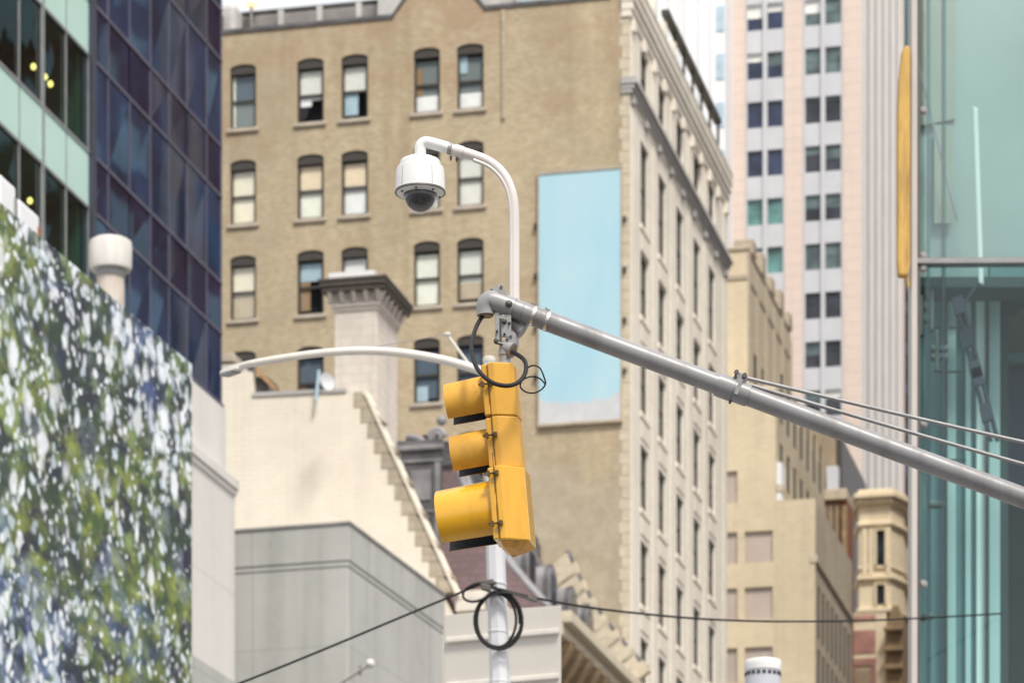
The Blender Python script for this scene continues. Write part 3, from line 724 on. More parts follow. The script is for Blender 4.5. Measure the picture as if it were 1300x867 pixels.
for t0, t1, wa, wb_, ha, hb in ((0, .25, .035, .06, .045, .055), (.25, .8, .06, .055, .055, .035), (.8, 1, .055, .02, .035, .012)):
    a = h0+dv*t0; b = h0+dv*t1
    A = [m.bm.verts.new(a+sv*s*wa+uv*(ha*.5 if u > 0 else -ha*.5)*(1)) for s, u in ((-1,-1),(1,-1),(.6,1),(-.6,1))]
    B = [m.bm.verts.new(b+sv*s*wb_+uv*(hb*.5 if u > 0 else -hb*.5)) for s, u in ((-1,-1),(1,-1),(.6,1),(-.6,1))]
    for i in range(4): m.bm.faces.new((A[i], A[(i+1)%4], B[(i+1)%4], B[i]))
    if t0 == 0: m.bm.faces.new(A)
    if t1 == 1: m.bm.faces.new(B)
m.build('lamp_head', M['lamp_arm'], lamp, bevel=.008)
m = MB(foot); m.obox(h0+dv*.52-uv*.03, dv*.30, sv*.045, uv*.012); m.build('lamp_lens', M['galv'], lamp, bevel=.004)
m = MB(foot); m.tube([P(598, 466, YL), P(568.5, 426, YL)], 1.9*kl, 10); m.lathe([(.001, -.016), (.03, -.012), (.034, 0), (.03, .012), (.001, .016)], P(567.5, 424.5, YL), (0,0,1), 18); m.build('brace_rod', M['lamp_arm'], lamp, 40)
m = MB(foot); m.tube(smoothpath([P(566, 425, YL), P(530, 431, YL), P(490, 438, YL), P(452, 445, YL)], 4), .55*kl, 6); m.build('tie_wire', M['galv'], lamp)
m = MB(foot)
for pyb in (741, 802, 865): m = MB(foot); m.lathe([(12.9*kl, -.012), (13.3*kl, -.008), (13.3*kl, .008), (12.9*kl, .012)], P(lampx(pyb), pyb, YL), (.033, 0, 1), 8); m.build('strap', M['lamp_pole'], lamp)

YW = 29.86; kw = YW/F
cc = P(632, 787, YW)
pts = []
random.seed(3)
for i in range(3*26+8):
    a = 2*math.pi*i/26 - math.pi/2
    lp = i/26
    rx = 29.5+2.5*math.sin(lp*2.1)-lp*1.0; ry = 35.5+2.2*math.cos(lp*1.7)
    pts.append(P(632+rx*math.cos(a)+1.5*math.sin(lp*2), 787+ry*math.sin(a), YW-.02+.02*lp))
m = MB(cc); m.tube(pts, 1.75*kw, 10); o = m.build('cable_coil', M['cable'], None, 60); o.location = cc
tag(o, 'spare black cable coiled and hung on the lamp post', 'cable coil')
m = MB(cc)
sl = smoothpath([P(x, y, YW-.03) for x, y in ((668, 757), (640, 752), (620, 757), (605, 763), (594, 762.5), (588, 757), (590, 749), (600, 742), (612, 740), (624, 745), (645, 750), (668, 758), (681, 762))], 6)
m.tube(sl, 1.6*kw, 10); o = m.build('slack_cable', M['cable'], None, 60); o.location = cc
tag(o, 'short slack loop of black cable tied at the wire clamp', 'cable')
m = MB(cc)
m.obox(P(618, 739.5, YW-.01), (9*kw, 0, 1.0*kw), (0, .03, 0), (0, 0, 3.2*kw)); m.obox(P(617, 746, YW-.02), (6*kw, 0, -1.5*kw), (0, .03, 0), (0, 0, 3.5*kw))
m.obox(P(676, 760.5, YW-.03), (6*kw, 0, -1.8*kw), (0, .02, 0), (0, 0, 2.4*kw))
m.tube([P(620, 744, YW-.02), P(650, 753, YW-.03), P(676, 760.5, YW-.03)], .012, 8); m.lathe([(.016, 0), (.016, .03)], P(626, 739.5, YW-.03), (1,0,0), 10)
o = m.build('cable_clamp', M['dark_steel'], None, bevel=.006); o.location = cc
tag(o, 'dark clamp strapped to the lamp post where the wires meet', 'clamp')
m = MB(cc); pw = smoothpath([P(613, 740, YW), P(520, 778.5, YW), P(400, 828.5, YW), P(305, 866.5, YW), P(100, 945, YW), P(-250, 1060, YW)], 6); m.tube(pw, 1.55*kw, 8)
o = m.build('span_wire', M['cable'], None, 60); o.location = cc; tag(o, 'black wire sloping down left from the lamp post', 'wire')
YG = 40.0
m = MB(cc); pw = smoothpath([P(625, 744, YW), P(672, 757, YW+.6), P(740, 769.5, YW+1.6), P(800, 777, YW+2.5), P(880, 784.5, YW+3.8), P(960, 788, YW+5.0), P(1040, 788.3, YW+6.4), P(1120, 786.5, YW+7.6), P(1200, 782.6, YW+8.8), P(1271, 778.5, YG-.12)], 6); m.tube(pw, [(1.7-.3*i/54)*kw for i in range(len(pw))], 8)
o = m.build('span_wire', M['cable'], None, 60); o.location = cc; tag(o, 'black wire running right from the lamp post to the glass building', 'wire')

# --- sign panel seen from behind, on two posts
YP = 33.0
pb = P(640, 1000, YP); pb.z = .15
sgn = thing('sign_panel', 'pale beige metal sign back with raised rails behind the lamp post', 'sign', pb)
m0 = M['panel'] = painted('beige_panel_paint', (.52, .495, .455), .5, (.44, .42, .38), .4, scale=1.6)
def skew(px, py): return P(px, py, YP+(640-px)*.004)
for (x0, x1, ya, yb, nm) in ((563.5, 638.6, 780.5, 773.2, 'left'), (640.2, 712.5, 773.0, 768.0, 'r')):
    m = MB(pb); m.prism([skew(x0, ya), skew(x1, yb), skew(x1, 1010), skew(x0, 1010)], (0, .04, 0)); m.build('panel', m0, sgn, bevel=.006)
m0r = M['panel_rail'] = plain('rail_paint', (.66, .63, .58), .45)
for base_y in (811, 868, 930, 990):
    for (x0, x1) in ((566, 638), (641, 709.5)):
        m = MB(pb)
        a = skew(x0, base_y+2.5-(x0-563)*.083); b = skew(x1, base_y+2.5-(x1-563)*.083)
        m.obox((a+b)/2-Vector((0, .02, 0)), (b-a)/2, (0, .03, 0), (0, 0, .026)); m.build('rail', m0r, sgn, bevel=.01)
for px in (600, 680):
    m = MB(pb); q = skew(px, 1000); m.tube([(q.x, q.y+.09, .15), (q.x, q.y+.09, skew(px, 790).z)], .05, 12); m.build('post', M['galv'], sgn, 40)

# --- grey antenna cylinder
YN = 31.0; kn = YN/F
nb = P(968.5, 900, YN); nb.z = .15
an = thing('antenna_post', 'pale blue-grey cylinder with a white slotted cap on a post', 'antenna', nb)
q = P(968.5, 852, YN)
M['antenna_grey'] = painted('blue_grey_cylinder', (.45, .47, .52), .4, (.3, .3, .32), .3, scale=3)
m = MB(nb); m.lathe([(22.3*kn, -2.0), (22.3*kn, 0)], q, (0,0,1), 40); m.build('cylinder', M['antenna_grey'], an, 40)
m = MB(nb); m.lathe([(22.3*kn, 0), (23.2*kn, .004), (23.8*kn, .05), (23.6*kn, .085), (22.4*kn, .098), (.001, .105)], q, (0,0,1), 40); m.build('cap', M['white_cam'], an, 40)
m = MB(nb)
for i in range(20):
    a = 2*math.pi*i/20; c = q+Vector((22.4*kn*math.cos(a), 22.4*kn*math.sin(a), -.028)); t = Vector((-math.sin(a), math.cos(a), 0))
    m.obox(c, t*.016, Vector((math.cos(a), math.sin(a), 0))*.006, (0, 0, .014))
m.build('slot', M['black_in'], an)
m = MB(nb); m.tube([(q.x, q.y, .15), (q.x, q.y, q.z-2.0)], .07, 16); m.build('post', M['galv'], an, 40)

# =================================================================== LEFT ROW
UT = -29.9               # avenue face of the two glass towers
vA = G.onU(117, 300, UT)[0]; vEnd = G.onU(281.3, 300, UT)[0]
tt = G.t(117, 'U', UT)
def zl(py): return CZ+(HY-py)/F*tt
VT, VB, SB = zl(75), zl(197), zl(268)
ST = VT-SB
# --- green glass building
v0 = 66.0
gb, off = gthing(G, 'glass_office', 'office building banded in mint green panels and green windows', 'building', UT-14, v0)
cols = [G.onU(px, 300, UT)[0] for px in (-29, -4, 24.5, 53.5, 84, 112.5)]
cols = [cols[0]-2*1.5, cols[0]-1.5]+cols
kmin, kmax = -3, 4
m = MB(off)
for k in range(kmin, kmax):
    for i in range(len(cols)-1):
        mm = MB(off); mm.box(UT-.10, UT, cols[i]+.03, cols[i+1]-.03, SB+k*ST+.04, VB+k*ST-.03)
        mm.build('spandrel_panel', M['mint'], gb, bevel=.008)
        mm = MB(off); j = random.uniform(-.008, .008)
        mm.face([(UT-.05+j, cols[i]+.02, VB+k*ST), (UT-.05-j, cols[i+1]-.02, VB+k*ST), (UT-.05-j*.3, cols[i+1]-.02, VT+k*ST), (UT-.05+j*.4, cols[i]+.02, VT+k*ST)])
        mm.build('window', M['green_pane'], gb)
for i, v in enumerate(cols[1:], 1):
    w = .05 if i in (5, ) else .02
    m.box(UT-.03, UT+(.05 if w > .03 else .012), v-w, v+w, SB+kmin*ST, VT+kmax*ST)
for k in range(kmin, kmax):
    m.box(UT-.04, UT+.03, cols[0], cols[-1], VB+k*ST-.055, VB+k*ST+.02)
    m.box(UT-.04, UT+.015, cols[0], cols[-1], SB+k*ST-.03, SB+k*ST+.035)
m.build('mullion_grid', M['mint_frame'], gb)
m = MB(off)
m.box(UT-6.2, UT-6.0, v0, vA-.3, 2, VT+kmax*ST)
for k in range(kmin, kmax): m.box(UT-6.0, UT-.2, v0, vA-.3, SB+k*ST+.05, VB+k*ST-.06)
m.box(UT-6.0, UT-.2, vA-.55, vA-.3, 2, VT+kmax*ST)
m.box(UT-6.0, UT-2.2, cols[4], cols[4]+.2, 2, VT+kmax*ST)
m.build('room_wall', M['room_light'], gb)
for px, py in ((42.5, 84), (57, 97), (64, 106), (38, 254)):
    v, z = G.onU(px, py, UT-.6)
    mm = MB(off); mm.lathe([(.05, -.08), (.07, 0), (.02, .06)], (UT-.6, v, z), (0,0,1), 14)
    mm.build('ceiling_lamp', M['lamp_warm'], gb)
m = MB(off); zt = VT+kmax*ST
sides(m, UT-14, UT-.05, v0, vA-.25, zt-.2, zt, 'lrbft'); sides(m, UT-14, UT-.05, v0, vA-.25, 0, SB+kmin*ST, 'lrbft'); sides(m, UT-14, UT-.25, v0, vA-.25, 0, zt, 'lf')
m.build('wall', M['dark_frame'], gb)
# --- dark glass tower
tw, off = gthing(G, 'glass_tower', 'dark blue mirror glass tower with a slanting grid of reflections', 'building', UT-16, vA)
mull = [G.onU(px, 300, UT)[0] for px in (123.5, 137, 164, 190.6, 214, 237, 262, 280.6)]
mull[0] = vA
kb = []
for k in range(-1, 3):
    kb += [(SB+k*ST, VB+k*ST, 's'), (VB+k*ST, VT+k*ST, 'v')]
kb[0] = (28.62, kb[0][1], 's')
ns = 0
random.seed(11)
for i in range(len(mull)-1):
    for za, zb, kd in kb:
        mm = MB(off); j = [random.uniform(-.007, .007) for _ in range(4)]
        mm.face([(UT+j[0], mull[i]+.03, za+.03), (UT+j[1], mull[i+1]-.03, za+.03), (UT+j[2], mull[i+1]-.03, zb-.03), (UT+j[3], mull[i]+.03, zb-.03)])
        mm.build('pane', M['tower_vision'] if kd == 'v' else M['tower_spandrel'], tw)
m = MB(off); ztop = 80
m.face([(UT, vA, kb[-1][1]), (UT, vEnd, kb[-1][1]), (UT, vEnd, ztop), (UT, vA, ztop)]); m.build('upper_glazing', M['tower_vision'], tw)
m = MB(off)
for i, v in enumerate(mull):
    thin = i in (2, 5)
    w = .018 if thin else .03
    if thin:
        for za, zb, kd in kb:
            if kd == 'v': m.box(UT-.03, UT+.03, v-w, v+w, za, zb)
    else: m.box(UT-.03, UT+.02, v-w, v+w, 28.62, ztop)
for za, zb, kd in kb: m.box(UT-.03, UT+.035, vA+.05, vEnd-.03, zb-.04, zb+.04)
for z in (28.66,): m.box(UT-.03, UT+.07, vA, vEnd, z-.04, z+.25)
for k in range(3, 12):
    for z in (SB+k*ST, VB+k*ST): m.box(UT-.03, UT+.065, vA+.05, vEnd-.03, z-.04, z+.04)
m.build('mullion_grid', M['tower_mullion'], tw)
m = MB(off); m.box(UT-.2, UT+.10, vA-.26, vA+.05, SB-ST*3, ztop); m.build('corner_post', M['dark_frame'], tw)
m = MB(off); sides(m, UT-16, UT-.06, vA+.02, vEnd, 28.6, ztop, 'lrbft'); m.build('wall', M['dark_frame'], tw)
# --- limestone base building under the tower
up_u = UT+.30; lo_u = UT+.62
vU = G.onU(287.5, 560, up_u)[0]; vLo = G.onU(298.3, 640, lo_u)[0]
z_led = G.onU(299.5, 608, lo_u)[1]; z_dk = G.onU(298.3, 866, lo_u)[1]
lm, off = gthing(G, 'limestone_building', 'pale limestone block with a stepped corner under the dark glass tower', 'building', UT-16, 60)
m = MB(off); m.box(UT-16, up_u, 60, vU, z_led-.3, 28.6); m.box(UT-16, lo_u, 60, vLo, z_dk, z_led); m.build('wall', M['limestone'], lm, bevel=.02)
m = MB(off); m.box(UT-5, lo_u+.10, 60, vLo+.10, z_led-.34, z_led-.05); m.box(UT-5, lo_u+.05, 60, vLo+.05, z_led-.5, z_led-.342); m.build('ledge', M['limestone'], lm, bevel=.02)
m = MB(off); m.box(UT-16, lo_u+.02, 60, vLo+.02, z_dk-1.1, z_dk); m.build('dark_band', M['concrete'], lm)
m = MB(off); m.box(UT-16, lo_u-.4, 60, vLo-.4, 0, z_dk-1.1); m.build('base', M['dark_stone'], lm)

# --- big printed billboard with its frame and gantry
Yb = 60.0
xg = Vector(((243.5-HX)/F*Yb, Yb))
ub = xg.x*G.c-xg.y*G.s
vb1 = G.onU(243.5, 600, ub)[0]; vb0 = G.onU(-60, 300, ub)[0]
ztb = (G.onU(0, 257, ub)[1]+G.onU(243, 462, ub)[1])/2
bb, off = gthing(G, 'billboard', 'huge printed billboard of glinting blue and green wet leaves', 'billboard', ub, vb0, 4.0)
# top edge as in the photo: slightly lower at its far end
zA = G.onU(0, 257, ub)[1]; vA0 = G.onU(0, 257, ub)[0]; zB = G.onU(243, 462, ub)[1]
zL = zA+(zB-zA)*(vb0-vA0)/(vb1-vA0)
m = MB(off); m.prism([(ub, vb0, 4.2), (ub, vb1, 4.2), (ub, vb1, zB), (ub, vb0, zL)], (-.12, 0, 0)); m.build('printed_face', M['print'], bb)
m = MB(off); m.box(ub-.6, ub-.14, vb0, vb1-.02, 4.2, min(zL, zB)-.1)
for v in (vb0+1, (vb0+vb1)/2, vb1-1): m.box(ub-.5, ub-.2, v-.15, v+.15, .15, 4.4)
m.build('frame', M['dark_frame'], bb)
# --- roof below the vent: low block behind the billboard
lb_, off = gthing(G, 'low_building', 'low grey block standing just behind the leaf billboard', 'building', ub-9.5, 55)
zr = min(zL, zB)-1.5
m = MB(off); m.box(ub-9.5, ub-1.0, 40, vb1-1.0, 0, zr); m.box(ub-13, ub-2.8, vb1-1.2, 64.5, 0, zr-.01); m.build('wall', M['concrete'], lb_)
for i, (px0, px1, py0, py1) in enumerate(((0, 21, 229, 330), (24, 51, 263, 345))):
    vq, zq = G.onU((px0+px1)/2, py0, ub-1.6); v0_ = G.onU(px0, py0, ub-1.6)[0]; v1_ = G.onU(px1, py1, ub-1.6)[0]
    e, off = gthing(G, 'roof_unit', ('white boxed roof unit showing over the left end of the leaf billboard', 'smaller white roof unit with a red corner over the leaf billboard')[i], 'roof unit', ub-2, vq, zr, 'roof units behind the billboard')
    m = MB(off); m.box(ub-3.0, ub-1.6, v0_, v1_, zr, zq); m.build('casing', M['white_tower'], e, bevel=.06)
    m = MB(off); m.box(ub-1.6, ub-1.57, v1_-.12, v1_-.02, zq-.5, zq-.2); m.build('corner_plate', M['red_brick'] if i else M['galv'], e)
# --- mushroom vent
Yv = 66.0; kv = Yv/F
q = P(140.5, 342, Yv)
vt = thing('roof_vent', 'white mushroom roof vent with rusty stem above the billboard', 'vent', (q.x, q.y, zr))
m = MB((q.x, q.y, zr)); m.lathe([(17.5*kv, zr-q.z), (17.5*kv, .0)], q, (0,0,1), 36); m.build('stem', M['rust_stem'], vt, 40)
m = MB((q.x, q.y, zr)); m.lathe([(18*kv, -.02), (25.5*kv, -.02), (27.0*kv, .05), (27.2*kv, .42), (26.4*kv, .52), (22*kv, .56), (.01, .58)], q, (0,0,1), 44); m.build('cap', M['vent'], vt, 40)
m = MB((q.x, q.y, zr)); m.lathe([(19*kv, -.16), (19*kv, -.02)], q, (0,0,1), 36); m.build('collar', M['galv'], vt, 40)

# =================================================================== CENTRE: concrete block, cream house, mansard house
G2 = Grid(15.8)
Yc = 100.0
wx, wy = (443.5-HX)/F*Yc, Yc
uc = wx*G2.c-wy*G2.s; vc = wx*G2.s+wy*G2.c
zc = CZ+(HY-664.5)/F*Yc
ve = G2.onU(565, 760, uc)[0]; ul = uc-12
cb_, off = gthing(G2, 'concrete_building', 'grey stained concrete block with a stepped parapet band', 'building', ul, vc)
zlg = G2.onV(370, 716, vc)[1]; zlg2 = zlg-.16
m = MB(off); m.box(ul, uc, vc, ve, zlg, zc); m.box(ul, uc-.05, vc+.05, ve, 0, zlg2)
m.build('wall', M['concrete'], cb_, bevel=.03)
m = MB(off); m.box(ul, uc-.03, vc+.03, ve-.02, zlg2, zlg); m.build('ledge', M['concrete'], cb_, bevel=.02)
m = MB(off); m.box(ul, uc+.04, vc-.04, ve+.02, zc, zc+.07); m.build('coping', M['louvre'], cb_)
# flagpole
fb = P(395, 892, 99.2); ft = P(470, 842, 97.2)
fl = thing('flagpole', 'slim white flagpole with a ball tip slanting from the concrete wall', 'flagpole', fb)
m = MB(fb); m.tube([fb, ft], [.055, .045], 12); m.build('staff', M['lamp_arm'], fl, 40)
m = MB(fb); m.lathe([(.13*math.sin(math.pi*i/10)+.0005, -.13*math.cos(math.pi*i/10)) for i in range(11)], ft, (0,0,1), 20); m.build('ball_finial', M['white_cam'], fl, 60)
m = MB(fb); m.obox(fb+Vector((0, .25, 0)), (.1, 0, 0), (0, .3, 0), (0, 0, .12)); m.build('wall_bracket', M['dark_steel'], fl)
q = fb+(ft-fb)*.83; m = MB(fb); m.obox(q, (.03, 0, 0), (0, .03, 0), (0, 0, .13)); m.build('cleat', M['dark_steel'], fl)

# --- cream brick house
vh = 106.5; vh1 = 109.2
def hV(px, py): u, z = G.onV(px, py, vh); return u, z
u_l = hV(262, 480)[0]
uR0, zR0 = hV(447, 498); uR1, zR1 = hV(560, 752)
ch, off = gthing(G, 'cream_house', 'cream painted brick side wall with a stepped stone edge', 'building', u_l, vh)
ua, za = hV(320, 472); ub_, zb_ = hV(320.5, 503.5)
poly = [(u_l, 0), (hV(600, 800)[0], 0), (hV(600, 800)[0], hV(600, 830)[1]), (uR1, zR1)]
nst = 13
for i in range(nst):       # toothed edge where brick meets the stone quoins
    t0 = 1-i/nst; t1 = 1-(i+1)/nst
    du = .18
    poly += [(uR0+(uR1-uR0)*t0-du, zR0+(zR1-zR0)*t0), (uR0+(uR1-uR0)*t0-du, zR0+(zR1-zR0)*t1)]
poly += [(uR0-.3, zR0), (ub_, zb_), (ua, za), (u_l, hV(283, 475)[1])]
m = MB(off); m.prism([(u, vh, z) for u, z in poly], (0, 2.0, 0)); m.build('wall', M['cream_brick'], ch)
# stone quoins: separate blocks down the rake
for i in range(nst):
    t0 = i/nst; t1 = (i+1)/nst
    u0 = uR0+(uR1-uR0)*t0; z0 = zR0+(zR1-zR0)*t0; z1 = zR0+(zR1-zR0)*t1; u1 = uR0+(uR1-uR0)*t1
    wq = .78 if i % 2 else .66
    m = MB(off); m.prism([(u1-.175, vh-.012, z1+.01), (u1-.175, vh-.012, z0-.01), (u0-.175+wq-.18, vh-.012, z0-.01), (u1-.175+wq+.02, vh-.012, z1+.01)], (0, .5, 0)); m.build('quoin', M['brown_stone'], ch)
m = MB(off); dz = .25
m.prism([(uR0+.36, vh-.06, zR0+.05), (uR0+.46, vh-.06, zR0+.05), (uR1+.58, vh-.06, zR1-.1), (uR1+.48, vh-.06, zR1-.1)], (0, .7, 0)); m.build('rake_coping', M['cream_brick'], ch)
m = MB(off); m.prism([(ub_+.003, vh-.05, zb_), (ub_+.003, vh-.05, zb_+.12), (uR0-.2, vh-.05, zR0+.14), (uR0-.2, vh-.05, zR0+.02)], (0, .5, 0)); m.build('wall_coping', M['grey_stone'], ch)
# roof behind the rake
m = MB(off); m.prism([(uR0-1.5, vh+.5, zR0-.5), (uR0+.1, vh+.5, zR0-.5), (uR1+.3, vh+.5, zR1-.4), (uR1+.3, vh+.5, 0), (uR0-1.5, vh+.5, 0)], (0, vh1-vh-.5, 0)); m.build('roof', M['slate'], ch)
# stone cap and rusty hatch on the raised end of the wall
u0, z0 = hV(281, 474); u1, z1 = hV(300, 460); 
m = MB(off); m.prism([(u0-.5, vh+.05, z0+.002), (hV(318, 474)[0], vh+.05, za-.02), (hV(303, 460)[0], vh+.05, hV(303, 461)[1]), (u0-.5, vh+.05, hV(281, 462)[1])], (0, .9, 0)); m.build('pier_top', M['chimney'], ch)
m = MB(off); m.box(u0-.5, hV(297, 450)[0], vh, vh+1.2, hV(290, 459)[1], hV(290, 448.5)[1]); m.build('pier_cap', M['sill'], ch, bevel=.03)
m = MB(off); m.box(hV(320, 480)[0]+.01, hV(336, 480)[0], vh+.35, vh+1.5, hV(328, 505)[1], hV(328, 474)[1]); m.build('roof_hatch', M['lead'], ch)
m = MB(off); a = hV(322, 466); b = hV(350, 493); m.obox(((a[0]+b[0])/2, vh+.25, (a[1]+b[1])/2), ((b[0]-a[0])/2, 0, (b[1]-a[1])/2), (0, .12, 0), (.03, 0, .07)); m.build('hatch_rail', M['wood'], ch)
# cornice on the avenue side of the cream house (seen past the lamp post)
uE = hV(600, 800)[0]; zE = hV(600, 770)[1]
m = MB(off); m.box(uE-.6, uE+.55, vh+.1, vh1+12, zE+.25, zE+.55); m.box(uE-.6, uE+.35, vh+.1, vh1+12, zE-.1, zE+.248); m.build('eave_cornice', M['cream_stone'], ch, bevel=.03)
for i in range(11):
    v = vh+.3+i*1.25
    m = MB(off); m.prism([(uE-.5, v, zE-.102), (uE+.32, v, zE-.102), (uE+.25, v, zE-.35), (uE-.3, v, zE-.75), (uE-.5, v, zE-.8)], (0, .42, 0)); m.build('modillion', M['orn_brown'], ch, bevel=.03)
# chimney
cu0, cz0 = G.onV(424.5, 520, vh+.8); cu1 = G.onV(478, 520, vh+.8)[0]; czt = G.onV(450, 352, vh+.8)[1]
cv0 = vh+.8; cv1 = G.onU(504.5, 450, cu1)[0]
cm, off = gthing(G, 'chimney_stack', 'pale square stone chimney with a dark overhanging cap', 'chimney', cu0, cv0, hV(450, 560)[1])
zs_ = G.onV(450, 392, cv0)[1]; zk = G.onV(450, 372, cv0)[1]
m = MB(off); m.box(cu0, cu1, cv0, cv1, hV(450, 590)[1], zs_+.3); m.build('stack', M['chimney'], cm, bevel=.03)
m = MB(off); m.box(cu0+.22, cu1-.22, cv0-.02, cv0+.05, hV(450, 590)[1], zs_-.25); m.build('recessed_panel', M['chimney'], cm)
m = MB(off)
m.box(cu0-.05, cu1+.05, cv0-.05, cv1+.05, zs_-.06, zs_+.06); m.box(cu0-.10, cu1+.10, cv0-.10, cv1+.10, zs_+.06, zs_+.16); m.build('necking', M['chimney'], cm, bevel=.02)
m = MB(off); m.box(cu0-.06, cu1+.06, cv0-.06, cv1+.06, zs_+.162, zk+.0)
for i in range(5):
    uu = cu0-.1+(cu1-cu0+.2)*i/4; m.prism([(uu-.07, cv0-.30, zk-.02), (uu-.07, cv0-.065, zk-.02), (uu-.07, cv0-.065, zk-.34), (uu-.07, cv0-.16, zk-.26)], (.14, 0, 0))
for i in range(6):
    vv = cv0+(cv1-cv0)*i/5; m.prism([(cu1+.30, vv-.07, zk-.02), (cu1+.065, vv-.07, zk-.02), (cu1+.065, vv-.07, zk-.34), (cu1+.16, vv-.07, zk-.26)], (0, .14, 0))
m.build('brackets', M['chimney'], cm)
m = MB(off)
for e, z0_, z1_ in ((.34, zk, zk+.16), (.40, zk+.162, zk+.30), (.44, zk+.302, zk+.40)): m.box(cu0-e, cu1+e, cv0-e, cv1+e, z0_, z1_)
m.build('cap', M['chimney_dark'], cm, bevel=.015)
m = MB(off); m.box(cu0-.12, cu1-.02, cv0-.25, cv1-.3, zk+.402, zk+.62); m.build('cap_flashing', M['white_tower'], cm)
# satellite dish beside the chimney
q = P(413, 484, 110.5)
sd = thing('satellite_dish', 'white satellite dish on a blue-grey mast beside the chimney', 'satellite dish', P(404.5, 506, 110.5))
m = MB(sd.location); m.lathe([(.001, .05), (.13, .038), (.23, .0), (.28, -.02), (.23, .012), (.13, .048), (.001, .06)], P(415, 484, 109.2), (-.6, .75, -.1), 28); m.build('dish', M['pale_panel'], sd, 60)
m = MB(sd.location); m.tube([P(401, 509, 110.6), P(405, 470, 110.6)], .055, 10); m.tube([P(404, 482, 110.6), P(413, 484, 110.6)], .03, 8); m.build('mast', M['blind_blue'], sd, 40)

# --- mansard house behind, against the tall tan wall
VF = 122.67; UF = -24.39
vm0 = 109.3; vm1 = VF-.05
ur, zrg = -27.86, 32.1
ue, zee = -24.55, 26.75
ms, off = gthing(G, 'mansard_house', 'house with a steep pink slate roof, lead rolls and round dormers', 'house', ur-6, vm0)
def prof_(t):      # concave mansard curve from ridge to eave
    return (ur+(ue-ur)*t + -.35*math.sin(math.pi*t), zrg+(zee-zrg)*t - .15*math.sin(math.pi*t))
pr = [prof_(i/12) for i in range(13)]
m = MB(off); m.prism([(u, vm0, z) for u, z in pr]+[(ue, vm0, 0), (ur-6, vm0, 0), (ur-6, vm0, zrg-.1)], (0, vm1-vm0, 0)); m.build('roof', M['slate'], ms)
m = MB(off)
m.tube([(ur, vm0-.1, zrg+.05), (ur, vm1-.45, zrg+.05)], .2, 12); m.box(ur-.5, ur+.28, vm0-.1, vm1-.45, zrg-.55, zrg-.12); m.build('ridge_roll', M['lead'], ms, 40)
random.seed(5)
for v in (vm0+.25, vm0+1.5, vm0+3.9, vm0+6.4, vm0+8.8, vm0+11.2):
    m = MB(off); m.tube([(u+.06, v, z+.05) for u, z in pr], .15 if v < vm0+2 else .11, 10); m.build('hip_roll', M['lead_light'] if v < vm0+2 else M['lead'], ms, 50)
for v in (vm0+2.6, vm0+5.9, vm0+9.2, vm0+12.0):   # round headed lead dormers low on the slope
    t = .66; u, z = prof_(t); w = .62; hgt = 1.1
    arc = [(w*math.cos(math.pi*k/14), w*math.sin(math.pi*k/14)) for k in range(15)]
    pol = [(v+a, z-.1+hgt*.5+b) for a, b in arc]+[(v-w, z-1.0), (v+w, z-1.0)]
    m = MB(off); m.prism([(u+.42, a, b) for a, b in pol], (-1.9, 0, 0)); d = m.build('dormer', M['lead_light'], ms, 40)
    m = MB(off); m.box(u+.422, u+.44, v-.42, v+.42, z-.85, z+.75); m.build('dormer_window', M['grey_glass'], d)
    m = MB(off); pol2 = [(v+a*1.09, z-.1+hgt*.5+b*1.09) for a, b in arc]+[(v-w*1.09, z-1.02), (v+w*1.09, z-1.02)]; m.prism([(u+.39, a, b) for a, b in pol2], (-.16, 0, 0)); m.build('dormer_hood', M['lead'], d, 40)
# scrolled lead dormer head at the near end of the ridge
u, z = prof_(.06)
m = MB(off)
q = Vector((ur-.35, vm0+.1, zrg+.45))
m.tube([q+Vector((.0, .0, 0))+Vector((.28*math.cos(a)*(1-a/14), 0, .28*math.sin(a)*(1-a/14))) for a in [i*.5 for i in range(22)]], .10, 8)
m.lathe([(.17*math.sin(math.pi*i/8)+.001, -.17*math.cos(math.pi*i/8)) for i in range(9)], q+Vector((.15, .1, .55)), (0,0,1), 14)
m.tube(smoothpath([q+Vector((-1.0, 0, .05)), q+Vector((-.55, 0, -.05)), q+Vector((-.3, 0, -.3)), q+Vector((.2, 0, -.45)), q+Vector((.7, 0, -.75))], 5), .12, 8)
m.build('scroll_finial', M['lead_light'], ms, 50)
m = MB(off); m.box(ur-1.6, ur-.1, vm0-.22, vm0-.02, zrg-3.2, zrg+.3); m.build('gable_panel', M['lead'], ms)
m = MB(off); m.box(ur-1.15, ur-.45, vm0-.27, vm0-.222, zrg-1.7, zrg-.7); m.build('gable_niche', M['lead_light'], ms, bevel=.05)
m = MB(off); m.box(ur-1.7, ur+.0, vm0-.32, vm0-.22, zrg-.05, zrg+.12); m.box(ur-1.65, ur-.05, vm0-.28, vm0-.222, zrg-.45, zrg-.36); m.build('gable_cornice', M['lead_light'], ms, bevel=.03)
m = MB(off)
for du in (-1.52, -.32): m.box(ur+du, ur+du+.18, vm0-.27, vm0-.222, zrg-3.2, zrg-.46)
m.box(ur-1.34, ur-.32, vm0-.25, vm0-.222, zrg-2.1, zrg-2.0); m.build('gable_pilasters', M['lead_light'], ms, bevel=.02)
m = MB(off); m.tube([(u+.86, vm1-.30, z+.60) for u, z in pr[2:]], .10, 8); m.build('end_roll', M['lead'], ms, 50)
